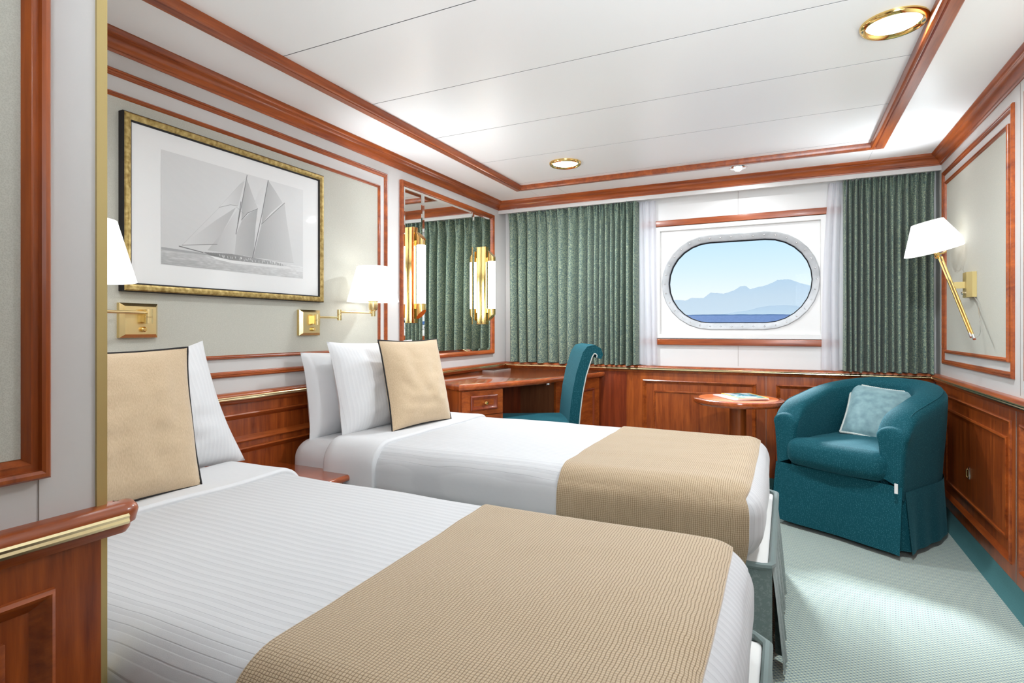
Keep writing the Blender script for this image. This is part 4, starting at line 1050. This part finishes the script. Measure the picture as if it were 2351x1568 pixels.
def shell(u, v):
    s_ = 2 * u - 1; zt = ztop(s_); r = TH / 2
    # v: outer bottom -> top -> inner bottom
    prof = [(.004, .26), (-.004, .40), (-.014, .52), (-.022, zt - r), ]
    for k in range(1, 8): q = PI * k / 8; prof.append((r - r * math.cos(q) - .022 * math.cos(q), zt - r + r * math.sin(q)))
    prof += [(TH + .022, zt - r), (TH + .010, .50), (TH + .004, .40), (TH, .30)]
    k = v * (len(prof) - 1); i = min(int(k), len(prof) - 2); f_ = k - i
    o_ = prof[i][0] + (prof[i + 1][0] - prof[i][0]) * f_; z = prof[i][1] + (prof[i + 1][1] - prof[i][1]) * f_
    x, y, nx, ny = upath(s_, o_)
    return AC(x, y, z)
g = G(); g.grid(shell, 72, 30)
# front ends of the arms, rounded
for sg, s_ in ((0, 0.0), (1, 1.0)):
    ring_ = [shell(s_, j / 30) for j in range(31)]; c_ = sum(ring_, V()) / 31; vs = []; K = 4
    fwd = V((-ab.x, -ab.y, 0))
    for k in range(K + 1):
        q = k / K * PI / 2; 
        for p in ring_: vs.append(c_ + (p - c_) * (1 - .25 * (1 - math.cos(q))) + fwd * (.022 * math.sin(q)))
    n = 31; fs = [(k * n + i, k * n + i + 1, (k + 1) * n + i + 1, (k + 1) * n + i) for k in range(K) for i in range(n - 1)] + [tuple(K * n + i for i in range(n))]
    g.add(vs, fs)
obj('shell', g, M['teal'], ac, 60)
g = G().rbox((0, .31, .235), (hw - .075, .30, .115), .02, 4, None, .1)
g.v = [AC(p.x, p.y - (.0), p.z) for p in g.v]; obj('seat_deck', g, M['teal'], ac, 60)
def cushf(P, n):
    return n * (.004 * noise.noise(P * 9)) + V((0, -.028 * (1 - (P.x / .26) ** 2) if n.y < -.2 else 0, .014 * (1 - (P.x / .26) ** 2) if n.z > .3 else 0))
g = G().rbox((0, .235, .395), (hw - .058, .285, .068), .060, 8, cushf, .05)
g.v = [AC(p.x * (1 if p.y < .02 else min(1, .86 + .0 * p.y)), p.y, p.z) for p in g.v]; obj('seat_cushion', g, M['teal'], ac, 60)
# skirt: front, sides and back in one cloth with corner slits
def skirt_pt(x, y, nx, ny, z, extra=0):
    f_ = (.30 - z) / .28; return AC(x + nx * (.004 + .010 * f_ + extra), y + ny * (.004 + .010 * f_ + extra), z)
g = G()
def around(u, v):
    s_ = 2 * u - 1; x, y, nx, ny = upath(s_, 0); d = u * 2.0
    return skirt_pt(x, y, nx, ny, .025 + .275 * v, (1 - v) * (.006 * math.sin(u * 40) ** 2 + (.05 if u < .5 else .015) * max(0, 1 - min(u, 1 - u) / .05)))
g.grid(around, 80, 8)
def frontsk(u, v):
    x = -hw + 2 * hw * u; wv = .006 * math.sin(u * 9) * (1 - v) + .014 * (1 - v) * max(0, 1 - min(u, 1 - u) / .08)
    z = .025 + .30 * v; f_ = (.30 - z) / .28; xx = x * (1 + .02 * (1 - v))
    return AC(xx, -.022 - .022 * f_ - wv, z)
g.grid(frontsk, 40, 8)
obj('skirt', g, M['teal'], ac, 40)
# inverted corner pleats
for sg in (-1, 1):
    g = G(); vs = []
    for v in (0, .35, 1):
        z = .03 + .24 * v; sp_ = .016 + (1 - v) * .018
        vs += [AC(sg * (hw - .03 + .012 * (1 - v)), -.012 - .012 * (1 - v), z), AC(sg * (hw - .012), .002, z), AC(sg * (hw + .006 + .02 * (1 - v)), .03, z)]
    g.add(vs, [(0, 1, 4, 3), (1, 2, 5, 4), (3, 4, 7, 6), (4, 5, 8, 7)]); obj('corner_pleat', g, M['teal'], ac, 30)
# seam welt over the arm tops
obj('seam', G().tube([shell(i / 60, .36) + V((0, 0, .001)) for i in range(2, 59)], .0018, 5), M['teal'], ac)
tg = obj('care_tag', G().box((-.006, -.006, .300), (.008, -.003, .345)), plain('white_tag', (.8, .78, .75), .6), ac, 0)
for v_ in tg.data.vertices: v_.co = AC(hw - .012 + v_.co.x + .44 , -.048 + 3.55 + v_.co.y, v_.co.z) - V((.44, 3.55, 0))
for sx, sy in ((-1, .05), (1, .05), (-.75, .56), (.75, .56)):
    g = G().lathe([(0, 0), (.02, 0), (.026, .12), (0, .12)], (0, 0, 0), (0, 0, 1), 12); g.v = [p + AC(sx * (hw - .06), sy, 0) for p in g.v]; obj('foot', g, M['wood_dark'], ac)

# velvet cushion in the armchair
def place_cushion():
    t = thing('cushion', 'blue-grey velvet cushion with pale rope trim in the teal armchair', 'cushion', (.41, 3.60, .45))
    P = [V((.2755, 3.546, .486)), V((.493, 3.463, .454)), V((.668, 3.692, .692)), V((.3475, 3.769, .725))]   # bl, br, tr, tl
    nrm_ = (P[1] - P[0]).cross(P[3] - P[0]).normalized()
    if nrm_.dot(V((0, 0, CZ)) - P[0]) < 0: nrm_ = -nrm_
    def q2(u, v): return (P[0] * (1 - u) + P[1] * u) * (1 - v) + (P[3] * (1 - u) + P[2] * u) * v
    cc_ = q2(.5, .5)
    def ot(u, v):
        a_, b_ = 2 * u - 1, 2 * v - 1; p = q2(u, v); return p + (cc_ - p) * (-.04 + .07 * ((1 - a_ * a_) * b_ * b_ + (1 - b_ * b_) * a_ * a_))
    g = G()
    for sg in (-1, 1):
        def fn(u, v, sg=sg):
            a_, b_ = 2 * u - 1, 2 * v - 1; k = max(0, 1 - abs(a_) ** 2.5) ** .6 * max(0, 1 - abs(b_) ** 2.5) ** .6
            return ot(u, v) + nrm_ * (sg * .055 * k + .004 * noise.noise(ot(u, v) * 12))
        g.grid(fn, 26, 26)
    obj('cover', g, M['velvet'], t, 80)
    ring_ = [ot(k / 24, 0) for k in range(24)] + [ot(1, k / 24) for k in range(24)] + [ot(1 - k / 24, 1) for k in range(24)] + [ot(0, 1 - k / 24) for k in range(24)]
    fine = []
    for i, p in enumerate(ring_):
        q = ring_[(i + 1) % len(ring_)]
        for k in range(3): fine.append(p + (q - p) * k / 3)
    obj('rope_trim', G().tube([p + nrm_ * .002 for p in fine], [.0048 + .0016 * (i % 2) for i in range(len(fine))], 7, closed=True), M['rope'], t)
place_cushion()

# ------------------------------------------------------------------ side table with magazines
TX, TY, TZ, TR = -.2565, 3.63, .630, .258
t = thing('side_table', 'round cherry pedestal side table holding the magazines', 'table', (TX, TY, 0))
obj('tabletop', G().lathe([(0, TZ - .034), (TR - .012, TZ - .034), (TR - .003, TZ - .026), (TR, TZ - .016), (TR - .002, TZ - .004), (TR - .008, TZ), (TR - .035, TZ)], (TX, TY, 0), (0, 0, 1), 72), M['wood_gloss'], t)
obj('inlay', G().lathe([(TR - .035, TZ), (TR - .037, TZ - .001), (0, TZ - .001)], (TX, TY, 0), (0, 0, 1), 72), M['wood_top'], t)
obj('column', G().lathe([(0, .03), (.052, .03), (.048, .06), (.047, .56), (.055, .58), (.075, .596), (0, .596)], (TX, TY, 0), (0, 0, 1), 32), M['wood_z'], t)
obj('foot', G().lathe([(0, 0), (.17, 0), (.175, .012), (.165, .028), (.06, .036), (0, .036)], (TX, TY, 0), (0, 0, 1), 48), M['wood_z'], t)
def mag(c, w_, l_, th_, yaw, z, name, label, cover):
    m_ = thing(name, label, 'magazine', (c[0], c[1], z)); Mx = Matrix.Translation((c[0], c[1], z)) @ Matrix.Rotation(yaw, 4, 'Z')
    g = G().rbox((0, 0, th_ / 2), (w_ / 2, l_ / 2, th_ / 2), .001, 2).xf(Mx); obj('pages', g, M['white_p'], m_)
    if cover:
        c0 = obj('cover', G().box((-w_ / 2 - .001, -l_ / 2 - .001, th_), (w_ / 2 + .001, l_ / 2 + .001, th_ + .0008)).xf(Mx), M['yellow'], m_, 0)
        a = NT('cover_picture'); nz_ = a.n('TexNoise', i_Scale=11.0, i_Detail=4.0, i_Distortion=.8); a.l(a.coord(), nz_.inputs[0])
        a.l(a.ramp(nz_.outputs[0], [(.40, (.02, .22, .30)), (.5, (.10, .42, .50)), (.56, (.75, .82, .88)), (.7, (.45, .58, .78))]), a.b.inputs['Base Color']); a.set(Roughness=.25)
        obj('cover_picture', G().box((-w_ / 2 + .010, -l_ / 2 + .010, th_ + .0008), (w_ / 2 - .010, l_ / 2 - .010, th_ + .0014)).xf(Mx), a.m, c0, 0)
my = R(27)
mag((-.245, 3.645), .215, .265, .007, R(32), TZ, 'brochure', 'white brochure lying under the yellow-bordered magazine on the side table', False)
mag((-.222, 3.64), .178, .25, .007, my, TZ + .0075, 'magazine', 'magazine with a yellow border and blue-white cover on the side table', True)
